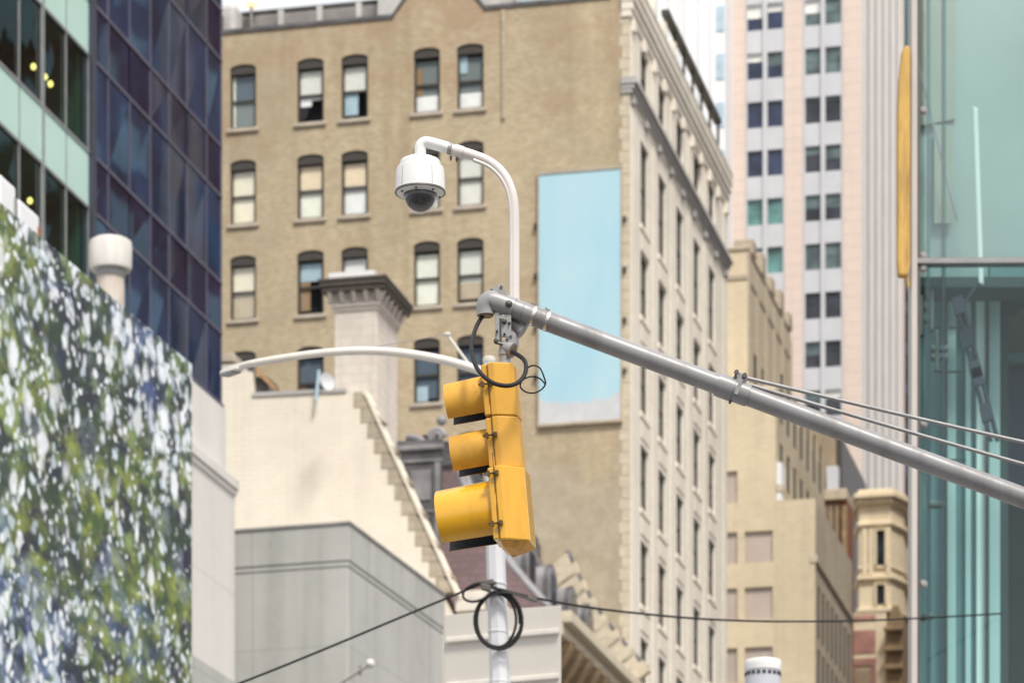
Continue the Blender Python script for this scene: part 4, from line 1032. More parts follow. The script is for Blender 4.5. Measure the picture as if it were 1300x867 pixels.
# far stone coping with toothed blocks
m = MB(off)
for i in range(14):
    t = .18+i*.82/14; u, z = prof_(t); u2, z2 = prof_(t+.82/14)
    m.prism([(u-.25, vm1-.42, z-.2), (u+.85+(.14 if i % 2 else 0), vm1-.42, z+.62), (u2+.85+(.14 if i % 2 else 0), vm1-.42, z2+.52), (u2-.25, vm1-.42, z2-.3)], (0, .4, 0))
m.build('end_coping', M['quoin'], ms)
m = MB(off); m.box(ue-.3, ue+.9, vm0+.0, vm1-.02, zee-.5, zee-.12); m.box(ue-.3, ue+.6, vm0, vm1-.02, zee-.9, zee-.502); m.build('eave_cornice', M['quoin'], ms, bevel=.03)
for i in range(9):
    v = vm0+1+i*1.4
    m = MB(off); m.prism([(ue, v, zee-.902), (ue+.75, v, zee-.902), (ue+.62, v, zee-1.25), (ue+.1, v, zee-2.0), (ue, v, zee-2.0)], (0, .5, 0)); m.build('console', M['orn_brown'], ms, bevel=.04)

# =================================================================== TALL TAN BUILDING
u_left = G.onV(255, 100, VF)[0]
uCor = UF
zpar = 51.8
v_end = 143.6
tb, off = gthing(G, 'brick_building', 'tall tan brick building with a bare side wall and stone avenue front', 'building', u_left, VF)
WC = [(292, 325), (377, 411), (433, 467), (525, 558.5), (580, 614)]
t308 = G.t(308, 'V', VF)
def zrow(py): return CZ+(HY-py)/F*t308
rowz = []
for k in range(0, 5):
    rowz.append((zrow(163.5+k*121.2), zrow(82.0+k*121.2)))
holes = []
for ci, (a, b) in enumerate(WC):
    ua_ = G.onV(a, 200, VF)[0]; ub2 = G.onV(b, 200, VF)[0]
    for ri, (za_, zb2) in enumerate(rowz): holes.append((ua_, ub2, za_, zb2, .17))
m = MB(off)
uq = G.onV(790, 300, VF)[0]
wall(m, 'V', VF, u_left, uq, 0, zpar, holes, .32)
# raised middle of the parapet
rp = [G.onV(498, 22, VF)[0], G.onV(524, -12, VF)[0], G.onV(590, -12, VF)[0], G.onV(616, 12, VF)[0]]
m.prism([(rp[0], VF, zpar), (rp[3], VF, zpar), (rp[2], VF, zpar+1.0), (rp[1], VF, zpar+1.0)], (0, .4, 0))
sides(m, u_left, uCor-.6, VF, v_end, 0, zpar-1.2, 'lbt')
m.box(u_left, uq, VF+.33, VF+.5, zpar-1.2, zpar-.003)
m.build('side_wall', M['tan_brick'], tb)
m = MB(off); m.box(u_left, uCor-1.2, VF+.75, v_end-.5, 0, zpar-1.5); m.build('interior', M['room_black'], tb)
m = MB(off); m.box(u_left, rp[0]+.05, VF-.06, VF+.5, zpar+.002, zpar+.14); m.box(rp[3]-.05, uCor-.7, VF-.06, VF+.5, zpar+.002, zpar+.14)
m.prism([(rp[0], VF-.06, zpar+.0), (rp[0], VF-.06, zpar+.14), (rp[1], VF-.06, zpar+1.14), (rp[1], VF-.06, zpar+1.0)], (0, .5, 0)); m.prism([(rp[3], VF-.06, zpar+.0), (rp[3], VF-.06, zpar+.14), (rp[2], VF-.06, zpar+1.14), (rp[2], VF-.06, zpar+1.0)], (0, .5, 0))
m.build('coping', M['lead'], tb)
u = G.onV(639.5, 100, VF)[0]
m = MB(off); m.box(u-.05, u+.05, VF-.10, VF-.003, zrow(180), zpar-.1); m.build('drainpipe', M['brown_stone'], tb)
# windows: frame, sashes, pane, sill prototypes
wu = holes[0][1]-holes[0][0]; wz = rowz[0][1]-rowz[0][0]
def win_frame():
    m = MB(); d0, d1 = .11, .18
    hw = wu/2
    m.box(-hw, -hw+.085, d0, d1, 0, wz-.17); m.box(hw-.085, hw, d0, d1, 0, wz-.17)
    m.box(-hw+.085, hw-.085, d0, d1, 0, .09)
    arc = [(hw*math.cos(math.pi*k/10), wz-.17+.17*math.sin(math.pi*k/10)) for k in range(11)]
    m.prism([(x, d0-.06, z) for x, z in arc]+[(-hw, d0-.06, wz-.36), (hw, d0-.06, wz-.36)], (0, .12, 0))
    m.box(-hw+.085, hw-.085, d0+.01, d1, (wz-.3)*.5-.04, (wz-.3)*.5+.04)
    return m
blind_rows = [  # blinds, plus top-row sheets coloured like reflections in the panes
 [[(.5,.93,'navy',1), (0.02,.5,'slate',1), (.02,.93,'pale',.14)], [(.42,.93,'grey',1), (.32,.44,'white',.5)], [(.5,.93,'grey',1), (.1,.5,'blue',.6)], [(.31,.93,'slate',1), (.0,.30,'white',1), (.32,.8,'brown',.3)], [(.31,.93,'slate',1), (.0,.30,'white',1), (.66,.93,'blue',.35)]],
 [[(.0,.93,'cream',1)], [(.0,.93,'pale',1), (.55,.93,'warm',.9)], [(.0,.93,'white',1), (.55,.93,'warm',.95)], [(.0,.93,'grey',1)], [(.0,.93,'grey',1)]],
 [[(.42,.93,'cream',1), (.03,.42,'tan',1)], [(.62,.93,'blue',1), (.1,.6,'brown',.45)], [(.5,.93,'white',1)], [(.03,.93,'pale',1)], [(.36,.93,'grey',1), (.1,.36,'tan',1)]],
 [[(.1,.9,'navy',1)], [(.0,.93,'navy',1), (.2,.5,'brown',.3)], [(.0,.6,'tan',1)], [(.1,.93,'navy',1), (.0,.3,'blue',.5)], [(.0,.93,'navy',1)]],
 [[], [], [], [], []]]
proto = None
hi = 0
for ci in range(5):
    for ri in range(5):
        ua_, ub2, za_, zb2, _ = holes[ci*5+ri]
        lc = Vector(((ua_+ub2)/2, VF, za_))-Vector(off)
        if proto is None:
            proto = win_frame().build('window', M['win_frame'], tb, loc=lc)
            mm = MB(); mm.face([(-wu/2+.04, .15, .05), (wu/2-.04, .15, .05), (wu/2-.04, .15, wz-.34), (-wu/2+.04, .15, wz-.34)]); mm.build('pane', M['win_pane'], proto)
            mm = MB(); mm.box(-wu/2-.12, wu/2+.12, -.09, .10, -.14, -.003); mm.build('sill', M['sill'], proto, bevel=.015)
            w_ = proto
            base_children = list(proto.children)
        else:
            w_ = proto.copy(); COL.objects.link(w_); w_.location = lc; w_.parent = tb
            for c_ in base_children:
                k2 = c_.copy(); COL.objects.link(k2); k2.parent = w_
        for bi, (f0, f1, cn, ww) in enumerate(blind_rows[ri][ci]):
            mm = MB(); hw = wu/2-.03; zz = wz-.3; jit = random.uniform(-.02, .02)
            dpt = .205-.015*bi
            # slightly pleated sheets: blinds, curtains, and top-row stand-ins for pane reflections
            nn = 12; side = -hw+2*hw*ww
            for k in range(nn):
                x0 = -hw+(side+hw)*k/nn; x1 = -hw+(side+hw)*(k+1)/nn
                mm.face([(x0, dpt+.012*(k % 2), zz*f0), (x1, dpt+.012*((k+1) % 2), zz*f0), (x1, dpt+.012*((k+1) % 2), zz*f1+.03+jit), (x0, dpt+.012*(k % 2), zz*f1+.03+jit)])
            mm.build('blind', M['blind_'+cn], w_)
# brick-up patch below windows: slightly redder aprons as in old infill
# stone corner return with toothed blocks
m = MB(off)
z = 0; i = 0
while z < zpar:
    m.box(uq-(.10 if i % 2 else .0)-.02, uCor-.01, VF-.02+(.004 if i % 2 else 0), VF+.6, z+.002, min(z+.42, zpar)-.002); z += .42; i += 1
m.build('corner_quoins', M['quoin'], tb, bevel=.02)
# avenue front
cvs = [G.onU(px, 600, UF)[0] for px in (818.5, 841, 863.5, 885, 904)]
def zA_(py): 
    t = G.t(817, 'U', UF); return CZ+(HY-py)/F*t
rows = [(zA_(128), zA_(66)), (zA_(290), zA_(184)), (zA_(405.5), zA_(324))]+[(zA_(405.5+121.6*k), zA_(324+121.6*k)) for k in range(1, 6)]
ah = [(v-.78, v+.78, a, b, 0) for v in cvs for a, b in rows]
m = MB(off); wall(m, 'U', UF, VF+.02, v_end, 0, zpar+.6, ah, .17)
sides(m, UF-.7, UF, VF+.02, v_end, zpar-.5, zpar+.6, 'lbt'); m.face([(UF-.7, v_end, 0), (UF, v_end, 0), (UF, v_end, zpar), (UF-.7, v_end, zpar)])
m.build('avenue_wall', M['cream_stone'], tb)
edges = [VF+.1]+[(a+b)/2 for a, b in zip(cvs, cvs[1:])]+[v_end-.55]
zmid = zA_(150)
for i, v in enumerate(edges):
    for q0, q1 in ((-.42, .42),):
        if i == 0: q0, q1 = 0.0, 1.0
        m = MB(off); m.box(UF+.002, UF+.05, v+q0, v+q1, 4, zmid-.5); m.build('pier', M['cream_stone'], tb, bevel=.03)
        m = MB(off); m.box(UF+.002, UF+.05, v+q0, v+q1, zmid+.6, zpar-1.2); m.build('upper_pier', M['cream_stone'], tb, bevel=.03)
wp = None
for v in cvs:
    for a, b in rows:
        lc = Vector((UF, v, a))-Vector(off)
        h = b-a
        mm = MB(); mm.box(-.17, -.12, -.78, -.70, 0, h); mm.box(-.17, -.12, .70, .78, 0, h); mm.box(-.17, -.12, -.70, .70, h*.5-.05, h*.5+.05); mm.box(-.17, -.12, -.70, .70, h-.12, h); mm.box(-.17, -.12, -.70, .70, 0, .08)
        w_ = mm.build('avenue_window', M['win_frame'], tb, loc=lc)
        mm = MB(); mm.face([(-.15, -.70, .05), (-.15, .70, .05), (-.15, .70, h-.1), (-.15, -.70, h-.1)]); mm.build('pane', M['dark_pane'], w_)
        mm = MB(); mm.box(-.10, .06, -.9, .9, -.2, -.004); mm.build('sill', M['cream_stone'], w_, bevel=.02)
        mm = MB(); mm.box(.004, .035, -.76, .76, -.95, -.32); mm.build('apron', M['cream_stone'], w_, bevel=.03)
# cornices: stacked mouldings, modillions
def cornice(z, levels, mat, mod_n, mod):
    m = MB(off)
    zz = z
    for h, p in levels:
        m.box(UF-.3, UF+p, VF-.05-p*.3, v_end-.02, zz, zz+h-.003); zz += h
    m.build('cornice', mat, tb, bevel=.02)
    for i in range(mod_n):
        v = VF+.4+i*(v_end-VF-.9)/(mod_n-1)
        m = MB(off); m.box(UF, UF+mod[0], v-.22, v+.22, z-mod[1], z-.002); m.build('modillion', M['cream_stone'] if mod[2] else mat, tb, bevel=.03)
cornice(zmid-.05, ((.16, .10), (.16, .18), (.18, .30), (.10, .26)), M['grey_stone'], 9, (.14, .3, 0))
cornice(zpar-.75, ((.25, .08), (.3, .14), (.3, .22), (.3, .27), (.12, .29)), M['cream_stone'], 11, (.16, .45, 1))
m = MB(off); m.box(UF-.3, UF+.28, VF-.1, v_end-.03, zpar+.525, zpar+.61); m.build('gutter', M['copper'], tb)
m = MB(off)
for v in (VF+1.2, VF+3.2, VF+5.2): m = MB(off); m.lathe([(.5, 0), (.5, .55), (.1, .75)], (UF-.2, v+2.5, zpar+.62), (0,0,1), 16); m.build('roof_vent_hood', M['cream_stone'], tb, 40)
va, z1 = G.onU(846, 14, UF-.2); vb_, z2 = G.onU(913, 152, UF-.2)
m = MB(off)
m.box(UF-.4, UF-.1, va, vb_, (z1+z2)/2-.18, (z1+z2)/2+.02)
for i in range(7): v = va+(vb_-va)*i/6; m.box(UF-.3, UF-.2, v-.05, v+.05, zpar, (z1+z2)/2-.18)
m.build('roof_rail', M['rail_dark'], tb)
# blue sign on the side wall
s0, zt0 = G.onV(684.5, 222, VF-.1); s1, zt1 = G.onV(788, 218, VF-.1); zb0 = G.onV(684.5, 541, VF-.1)[1]
bs, off2 = gthing(G, 'wall_sign', 'faded plain sky blue wall sign with white clouds along its foot', 'sign', s0, VF-.1, zb0)
m = MB(off2); m.box(s0, s1, VF-.12, VF-.055, zb0+.08, zt0-.02); m.build('sign_face', M['sky_blue'], bs)
m = MB(off2); m.box(s0-.06, s1+.06, VF-.15, VF-.003, zb0-.03, zb0+.078); m.box(s0-.06, s1+.06, VF-.15, VF-.003, zt0-.018, zt0+.13); m.box(s0-.05, s0-.002, VF-.14, VF-.003, zb0+.08, zt0-.02); m.box(s1+.002, s1+.05, VF-.14, VF-.003, zb0+.08, zt0-.02)
m.build('frame', M['brown_stone'], bs)
m = MB(off2)
for i in range(1, 5):
    zz = zb0+(zt0-zb0)*i/5
    for u in (s0-.14, s1+.14): m = MB(off2); m.obox((u, VF-.08, zz), (.06, 0, 0), (0, .075, 0), (0, 0, .07)); m.build('clip', M['dark_steel'], bs)
# roof screen behind the parapet
vs = VF+3.0
def rz(px, py): return G.onV(px, py, vs)
rs, off3 = gthing(G, 'roof_screen', 'grey louvred roof screen with white posts on the tan building', 'screen', rz(300, 30)[0], vs, zpar-1.2)
u0 = rz(305, 0)[0]; u1 = rz(490, 0)[0]; zt_ = rz(400, 10)[1]
for i in range(6):
    z0_ = zpar-.9+i*(zt_-zpar+.9)/6; m = MB(off3); m.obox(((u0+u1)/2, vs+.1, z0_+.2), ((u1-u0)/2, 0, 0), (0, .1, .06), (0, -.03, .2)); m.build('louvre', M['louvre'], rs)
m = MB(off3); m.box(u0, u1, vs, vs+.2, zt_, zt_+.09); m.build('top_rail', M['lead'], rs)
for px in (357, 406, 456): u = rz(px, 20)[0]; m = MB(off3); m.box(u-.11, u+.11, vs-.08, vs+.05, zpar-1.2, zt_+.02); m.build('post', M['roof_white'], rs)
e, off3 = gthing(G, 'roof_unit', 'white rounded roof box at the left end of the louvred screen', 'roof unit', rz(295, 20)[0], vs-.6, zpar-1.2)
m = MB(off3); m.box(rz(272, 20)[0], rz(311, 20)[0], vs-1.2, vs-.2, zpar-1.2, rz(295, 12)[1]-.25); m.build('casing', M['roof_white'], e, bevel=.18)
m = MB(off3); m.box(rz(268, 20)[0], rz(296, 20)[0], vs-1.5, vs-1.21, zpar-1.2, rz(285, 26)[1]-.35); m.build('grille', M['win_frame'], e)
m = MB(off3); u = rz(322, 9)[0]; z_ = rz(322, 9)[1]; m.lathe([(.2, -.1), (.24, 0), (.14, .14), (.01, .18)], (u, vs-.3, z_), (0,0,1), 14); m.build('lamp', emit('amber_roof_lamp', (1, .66, .35), 1.0), e); m = MB(off3); m.tube([(u, vs-.3, zpar-1.2), (u, vs-.3, z_-.1)], .05, 8); m.build('lamp_stem', M['galv'], e)
e, off3 = gthing(G, 'stair_head', 'white slanting stair head beside the raised parapet', 'roof structure', rz(500, 10)[0], vs-.4, zpar-1.2)
m = MB(off3); a = [rz(486, 40)[0], rz(502, 40)[0], rz(514, 0)[0], rz(514, -30)[0], rz(484, -30)[0]]
m.prism([(rz(484, 20)[0], vs-.5, zpar-1.2), (rz(640, 20)[0], vs-.5, zpar-1.2), (rz(640, 20)[0], vs-.5, zpar+3.6), (rz(484, 20)[0], vs-.5, zpar+3.6)], (0, 2.5, 0)); m.build('wall', M['roof_white'], e)
e, off3 = gthing(G, 'roof_tank_house', 'long white roof house above the right half of the tan building', 'roof structure', rz(640, 10)[0], vs+1.5, zpar-1.2)
m = MB(off3); m.box(rz(645, 0)[0], rz(770, 0)[0], vs+1.5, vs+5, zpar-1.2, zpar+3.2); m.build('wall', M['roof_white'], e, bevel=.03)
m = MB(off3); m.box(rz(650, 0)[0], rz(664, 0)[0], vs+1.44, vs+1.5, zpar-1.2, zpar+3.0); m.build('door', M['blind_blue'], e)

# =================================================================== RIGHT BACKGROUND
# --- tan building further up the avenue: upper mass and lower front mass
uB = -26.5; vB = G.onU(985.5, 600, uB)[0]
tn, off = gthing(G, 'tan_office', 'tan building further up the avenue with blank bays and rows of slit windows', 'building', uB-20, vB)
uA = -28.4; vAa = G.onU(949, 400, uA)[0]
zAr = G.onU(949, 318, uA)[1]; vAe = G.onU(1004, 450, uA)[0]
zBr = G.onU(985.5, 488, uB)[1]; vBe = G.onU(1047, 800, uB)[0]
bays = []
for (a, b) in ((920, 936), (945.5, 981)):
    for py0, py1 in ((596, 637), (674, 714.5), (745, 786), (821, 866), (900, 940)):
        x0, zz0 = G.onV(a, py1, vB); x1, zz1 = G.onV(b, py0, vB)
        if a == 945.5 and py0 < 640: continue
        bays.append((x0, x1, G.onV(960, py1, vB)[1], G.onV(960, py0, vB)[1], 0))
m = MB(off); wall(m, 'V', vB, uB-20, uB-.01, 0, zBr, bays, .15); z2_ = G.onV(1010, 634, vB)[1]; uB2 = G.onV(1035, 700, vB)[0]; vB2 = G.onU(1081.5, 800, uB2)[0]; m.box(uB, uB2-.005, vB, vB+.4, 0, z2_); m.box(uB, uB2-.01, vB+.5, vB2, z2_-.5, z2_-.01); sides(m, uB-20, uB-.5, vB, vBe, 0, zBr-.02, 'lbt'); m.build('front_wall', M['tan_block'], tn)
for (a, b, c_, d_, _) in bays:
    m = MB(off); m.box(a, b, vB+.14, vB+.2, c_, d_); m.build('blocked_bay', M['pale_panel'] if False else M['blocked'] if 'blocked' in M else M.setdefault('blocked', plain('pinkish_board', (.50, .42, .37), .8, 0, .1, .6)), tn)
m = MB(off)
def slits(u, v0_, v1_, n, zlist, w):
    return [(v-w/2, v+w/2, a, b, 0) for i in range(n) for v in [v0_+(v1_-v0_)*(i+.5)/n] for a, b in zlist]
zz = lambda py, u, px: G.onU(px, py, u)[1]
sl1 = slits(uB, vB+.6, vBe-.5, 7, [(zz(627, uB, 992), zz(627, uB, 992)+2.5), (zz(627, uB, 992)+3.5, zz(627, uB, 992)+6.1)], 1.05)
wall(m, 'U', uB, vB, vBe, z2_-.6, zBr, sl1, .04)
lowz = [(G.onU(1040, b, uB2)[1], G.onU(1040, a, uB2)[1]) for a, b in ((745, 812), (826, 900))]
sl2 = slits(uB2, vB+.5, vB2-.4, 8, lowz, 1.0)
wall(m, 'U', uB2, vB, vB2, 0, z2_, sl2, .04); m.build('avenue_wall', M['tan_street'], tn)
for uu_, sl in ((uB, sl1), (uB2, sl2)):
    for h in sl:
        m = MB(off); m.face([(uu_-.035, h[0], h[2]), (uu_-.035, h[1], h[2]), (uu_-.035, h[1], h[3]), (uu_-.035, h[0], h[3])]); m.build('window', M['slit'], tn)
m = MB(off); m.box(uB+.002, uB+.3, vB+.02, vBe, zz(632, uB, 992)-.1, zz(632, uB, 992)+.3); m.box(uB2-.3, uB2+.12, vB-.05, vB2, lowz[0][1]+.9, lowz[0][1]+1.3); m.build('string_course', M['tan_street'], tn, bevel=.04)
m = MB(off); v, z_ = G.onU(991, 615, uB+.1); m.box(uB+.002, uB+.25, v-.7, v+.6, z_-.95, z_+.95); m.build('white_box', M['white_tower'], tn)
ta, off = gthing(G, 'tan_tower', 'tan set-back tower rising behind the lower tan building, roofline falling away', 'building', uA-18, vAa)
us = slits(uA, vAa+1.2, vAe-.8, 5, [(zAr-13.5, zAr-7), (zAr-20, zAr-15)], 1.1)
us += slits(uA, vAa+1.2, vAe-.8, 5, [(zAr-6-.1, zAr-4.6)], .9)
m = MB(off); wall(m, 'U', uA, vAa, vAe, 0, zAr, us, .04); sides(m, uA-18, uA, vAa, vAe, 0, zAr-.01, 'bt'); m.build('avenue_wall', M['tan_street'], ta)
m = MB(off); m.box(uA-18, uA-.01, vAa-.02, vAa+.3, 0, zAr); m.build('front_wall', M['tan_block'], ta)
for h in us:
    m = MB(off); m.face([(uA-.035, h[0], h[2]), (uA-.035, h[1], h[2]), (uA-.035, h[1], h[3]), (uA-.035, h[0], h[3])]); m.build('window', M['slit'], ta)
for i in range(6):
    v = vAa+.3+i*(vAe-vAa-.6)/5; m = MB(off); m.box(uA+.002, uA+.07, v-.35, v+.35, zAr-21, zAr-.02-.3*(i % 2)); m.build('pier', M['tan_street'], ta, bevel=.05)
m = MB(off); m.box(uA-18, uA+.05, vAa-.08, vAe, zAr-1.5, zAr-1.2); m.box(uA-18, uA+.06, vAa-.1, vAe-.5, zAr, zAr+.2)
for i in range(5): m.box(uA-.9, uA+.10, vAa+1.2+i*3.1, vAa+2.3+i*3.1, zAr+.2, zAr+1.0+.3*(i%2))
m.build('coping', M['brown_stone'], ta, bevel=.05)
# --- plain brown block and red brick top
vq = 212
bp, off = gthing(G, 'brown_building', 'plain brown block between the tan building and the pink tower', 'building', G.onV(985, 600, vq)[0], vq)
m = MB(off); m.box(G.onV(985, 600, vq)[0], G.onV(1061, 600, vq)[0], vq, vq+14, 0, G.onV(1040, 540, vq)[1]); m.build('wall', M['brown_plain'], bp)
m = MB(off); u0 = G.onV(1061, 600, vq)[0]; m.box(u0+.01, u0+.35, vq+.3, vq+12, 0, G.onV(1040, 556, vq)[1]); m.build('downpipe_recess', M['win_frame'], bp)
m = MB(off); m.box(G.onV(1052, 600, vq)[0], u0+.25, vq-.9, vq-.02, G.onV(1060, 640, vq)[1], G.onV(1060, 596, vq)[1]); m.build('roof_tank', M['pale_panel'], bp)
vq = 189.5
rb, off = gthing(G, 'red_brick_building', 'small red brick block wedged between tan wall and cream turret', 'building', G.onV(1036, 700, vq)[0], vq)
u0 = G.onV(1036, 700, vq)[0]; u1 = G.onV(1076, 700, vq)[0]
m = MB(off); m.box(u0, u1, vq, vq+2.5, 0, G.onV(1060, 636, vq)[1]); m.build('wall', M['red_brick'], rb)
for px in (1048, 1055, 1063): u = G.onV(px, 650, vq)[0]; m = MB(off); m.box(u-.12, u+.12, vq-.15, vq-.003, 0, G.onV(1060, 640, vq)[1]); m.build('brick_rib', M['brown_plain'], rb)
m = MB(off); m.box(u0, u1, vq-.35, vq+2.5, G.onV(1060, 636, vq)[1], G.onV(1060, 622, vq)[1]); m.build('parapet', M['tan_street'], rb, bevel=.05)
m = MB(off); m.box(G.onV(1070, 650, vq)[0], u1, vq-.4, vq-.003, 0, G.onV(1060, 644, vq)[1]); m.build('corner_pier', M['orn_brown'], rb)
# --- cream turret
vq = 196
def tU(px): return G.onV(px, 700, vq)[0]
def tZ(py): return G.onV(1112, py, vq)[1]
tr, off = gthing(G, 'cream_turret', 'cream terracotta turret with canted corners and two dark slit windows', 'turret', tU(1112), vq)
def plan(e):   # canted plan outline grown by e
    return [(tU(1083)-e, vq+2.0), (tU(1091)-e*.5, vq-e), (tU(1131)+e*.5, vq-e), (tU(1143)+e, vq+1.6), (tU(1143)+e, vq+9), (tU(1083)-e, vq+9)]
def band(m, e, z0_, z1_): m.prism([(u, v, z0_) for u, v in plan(e)], (0, 0, z1_-z0_))
m = MB(off); band(m, 0, tZ(775), tZ(630)); m.build('shaft', M['turret'], tr)
m = MB(off); band(m, .30, tZ(640), tZ(634)); band(m, .5, tZ(633.9), tZ(627)); band(m, .15, tZ(626.9), tZ(621)); m.build('cornice', M['turret'], tr, bevel=.06)
m = MB(off); band(m, .22, tZ(668), tZ(663)); band(m, .22, tZ(736), tZ(731)); band(m, .12, tZ(722), tZ(719)); band(m, .25, tZ(778), tZ(772)); m.build('belt_course', M['turret'], tr, bevel=.05)
for a, b in ((674, 717), (743, 767)):
    m = MB(off); m.box(tU(1113.5), tU(1123.5), vq-.03, vq-.004, tZ(b), tZ(a)); w_ = m.build('window', M['grey_glass'], tr)
    m = MB(off); m.box(tU(1110.5), tU(1113.3), vq-.2, vq-.004, tZ(b+1), tZ(a-2)); m.box(tU(1123.7), tU(1126.5), vq-.2, vq-.004, tZ(b+1), tZ(a-2)); m.box(tU(1113.3), tU(1123.7), vq-.2, vq-.035, tZ(a-.2), tZ(a-2)); m.build('surround', M['turret'], w_)
for px in (1098, 1106, 1128): m = MB(off); m.box(tU(px)-.14, tU(px)+.14, vq-.14, vq-.004, tZ(730), tZ(670)); m.build('pilaster', M['turret'], tr, bevel=.03)
m = MB(off); m.box(tU(1080), tU(1126), vq-.2, vq+9, 0, tZ(778.1)); m.build('base', M['turret'], tr)
for a, b in ((781, 788), (800, 829)):
    m = MB(off); m.box(tU(1084), tU(1112), vq-.24, vq-.203, tZ(b), tZ(a)); m.build('pink_panel', M['pink_panel'], tr)
m = MB(off); m.box(tU(1080), tU(1113), vq-.3, vq-.203, tZ(845), tZ(836)); m.box(tU(1080), tU(1086), vq-.3, vq-.203, tZ(900), tZ(845.1)); m.box(tU(1107), tU(1113), vq-.3, vq-.203, tZ(900), tZ(845.1)); m.build('brown_surround', M['pink_panel'], tr)
m = MB(off); m.box(tU(1086.2), tU(1106.8), vq-.25, vq-.203, tZ(900), tZ(850)); m.build('lower_window', M['brown_plain'], tr)
m = MB(off)
m.prism([(tU(1126.2), vq-.6, 0), (tU(1147), vq-.6, 0), (tU(1147), vq-.6, tZ(790)), (tU(1142), vq-.6, tZ(772)), (tU(1134), vq-.6, tZ(772)), (tU(1126.2), vq-.6, tZ(800))], (0, 5, 0))
for py in (806, 832, 855): m.box(tU(1124), tU(1149), vq-1.0, vq-.6, tZ(py), tZ(py-6))
m.build('brown_oriel', M['orn_brown'], tr, bevel=.08)

# --- pink tower
vp = 254.5
uP0 = G.onV(921.5, 100, vp)[0]; uP1 = G.onV(1093.5, 100, vp)[0]
pk, off = gthing(G, 'pink_tower', 'pink granite office tower with paired windows and a ribbed white side', 'building', uP0, vp)
zP = lambda py, px=1000: G.onV(px, py, vp)[1]
uu = lambda px: G.onV(px, 100, vp)[0]
wins = [(948.5, 968), (974, 993.5), (1022, 1041.5), (1047.5, 1067.5)]
ztop = 150
rowp = [(zP(39+61.8*k, 958), zP(6+61.8*k, 958)) for k in range(-1, 12)]
holes2 = []
wstore = []
for ci, (a, b) in enumerate(wins):
    for k, (z0_, z1_) in enumerate(rowp):
        sh = 0
        holes2.append((uu(a), uu(b), z0_, z1_, 0)); wstore.append((ci, k-1))
bayL = (uu(946), uu(996)); bayR = (uu(1019), uu(1070))
m = MB(off)
for a, b in ((uP0, bayL[0]), (bayL[1], bayR[0]), (bayR[1], uP1)):
    m.face([(a, vp, 0), (b, vp, 0), (b, vp, ztop), (a, vp, ztop)])
sides(m, uP0, uP1-.3, vp+.02, vp+30, 0, ztop, 'lbt')
m.build('pink_piers', M['pink_granite'], pk)
m = MB(off)
for (a, b), hs in ((bayL, holes2[:26]), (bayR, holes2[26:])):
    wall(m, 'V', vp+.08, a, b, 0, ztop, hs, .25)
m.build('spandrels', M['pale_panel'], pk)
m = MB(off)
for px in (971, 1044.5): m.box(uu(px)-.13, uu(px)+.13, vp-.1, vp+.079, 0, ztop)
m.build('mullion', M['pale_panel'], pk)
for (a, b, z0_, z1_, _), (ci, k) in zip(holes2, wstore):
    mt = 'navy_glass' if ci < 2 else 'grey_glass'
    if ci < 2 and k >= 4: mt = 'teal_glass'
    if ci >= 2 and (k in (0, 1, 5)): mt = 'teal_grey_glass'
    m = MB(off); j = random.uniform(-.01, .01); m.face([(a, vp+.3+j, z0_), (b, vp+.3-j, z0_), (b, vp+.3-j, z1_), (a, vp+.3+j, z1_)]); w_ = m.build('window', M[mt], pk)
    if random.random() < .75 and ci >= 2 or k in (0, 1):
        f = random.choice((.12, .3, .5, .5)); m = MB(off); m.box(a, b, vp+.27, vp+.285, z1_-(z1_-z0_)*f, z1_); m.build('blind', M['blind_grey'] if random.random() < .3 else M['teal_grey_glass'], w_)
vE = G.onU(1145, 300, uP1)[0]
m = MB(off); m.face([(uP1, vp, 0), (uP1, vE, 0), (uP1, vE, ztop), (uP1, vp, ztop)]); m.build('side_wall', M['rib_gap'], pk)
m = MB(off)
nr = 6
for i in range(nr):
    v = vp+1.5+(vE-vp-3.0)*i/(nr-1)
    m.box(uP1+.002, uP1+.035, v-1.5, v+1.5, 0, ztop)
m.build('side_ribs', M['rib_white'], pk)
# --- white building behind, left of the pink tower
vw = 251
wb2, off = gthing(G, 'white_tower', 'bright white high-rise behind the tan building with pale blue windows', 'building', G.onV(800, 100, vw)[0], vw)
x0, x1 = G.onV(800, 100, vw)[0], G.onV(920.5, 100, vw)[0]
m = MB(off); m.box(x0, x1, vw, vw+8, 0, 125); m.build('wall', M['white_tower'], wb2)
m = MB(off)
for px in (838, 852, 866, 871, 890, 905): u = G.onV(px, 50, vw)[0]; m.box(u-.18, u+.18, vw-.12, vw-.003, 0, 125)
m.build('ribs', M['white_tower'], wb2)
for k in range(6):
    m = MB(off); a, b = G.onV(909.5, 100, vw)[0], G.onV(919.5, 100, vw)[0]; m.box(a, b, vw-.06, vw-.003, G.onV(915, 40+61*k, vw)[1], G.onV(915, 8+61*k, vw)[1]); m.build('window', M['blind_blue'], wb2)
# --- dark blue tower sliver
vd = 305
db, off = gthing(G, 'navy_tower', 'far navy glass tower seen as a dark strip beside the glass building', 'building', G.onV(1144, 100, vd)[0], vd)
a, b = G.onV(1143, 100, vd)[0], G.onV(1190, 100, vd)[0]
M['navy_band'] = glass_dark('navy_band', (.018, .024, .06), ior=1.5, wob=0)
m = MB(off); m.box(a, b, vd, vd+20, 0, 190); m.build('glazing', M['navy_band'], db)
m = MB(off)
for k in range(50): m.box(a-.05, b, vd-.1, vd-.003, 6+k*3.6, 6.9+k*3.6)
M['navy_sp'] = plain('navy_spandrel', (.04, .055, .11), .4); m.build('spandrels', M['navy_sp'], db)

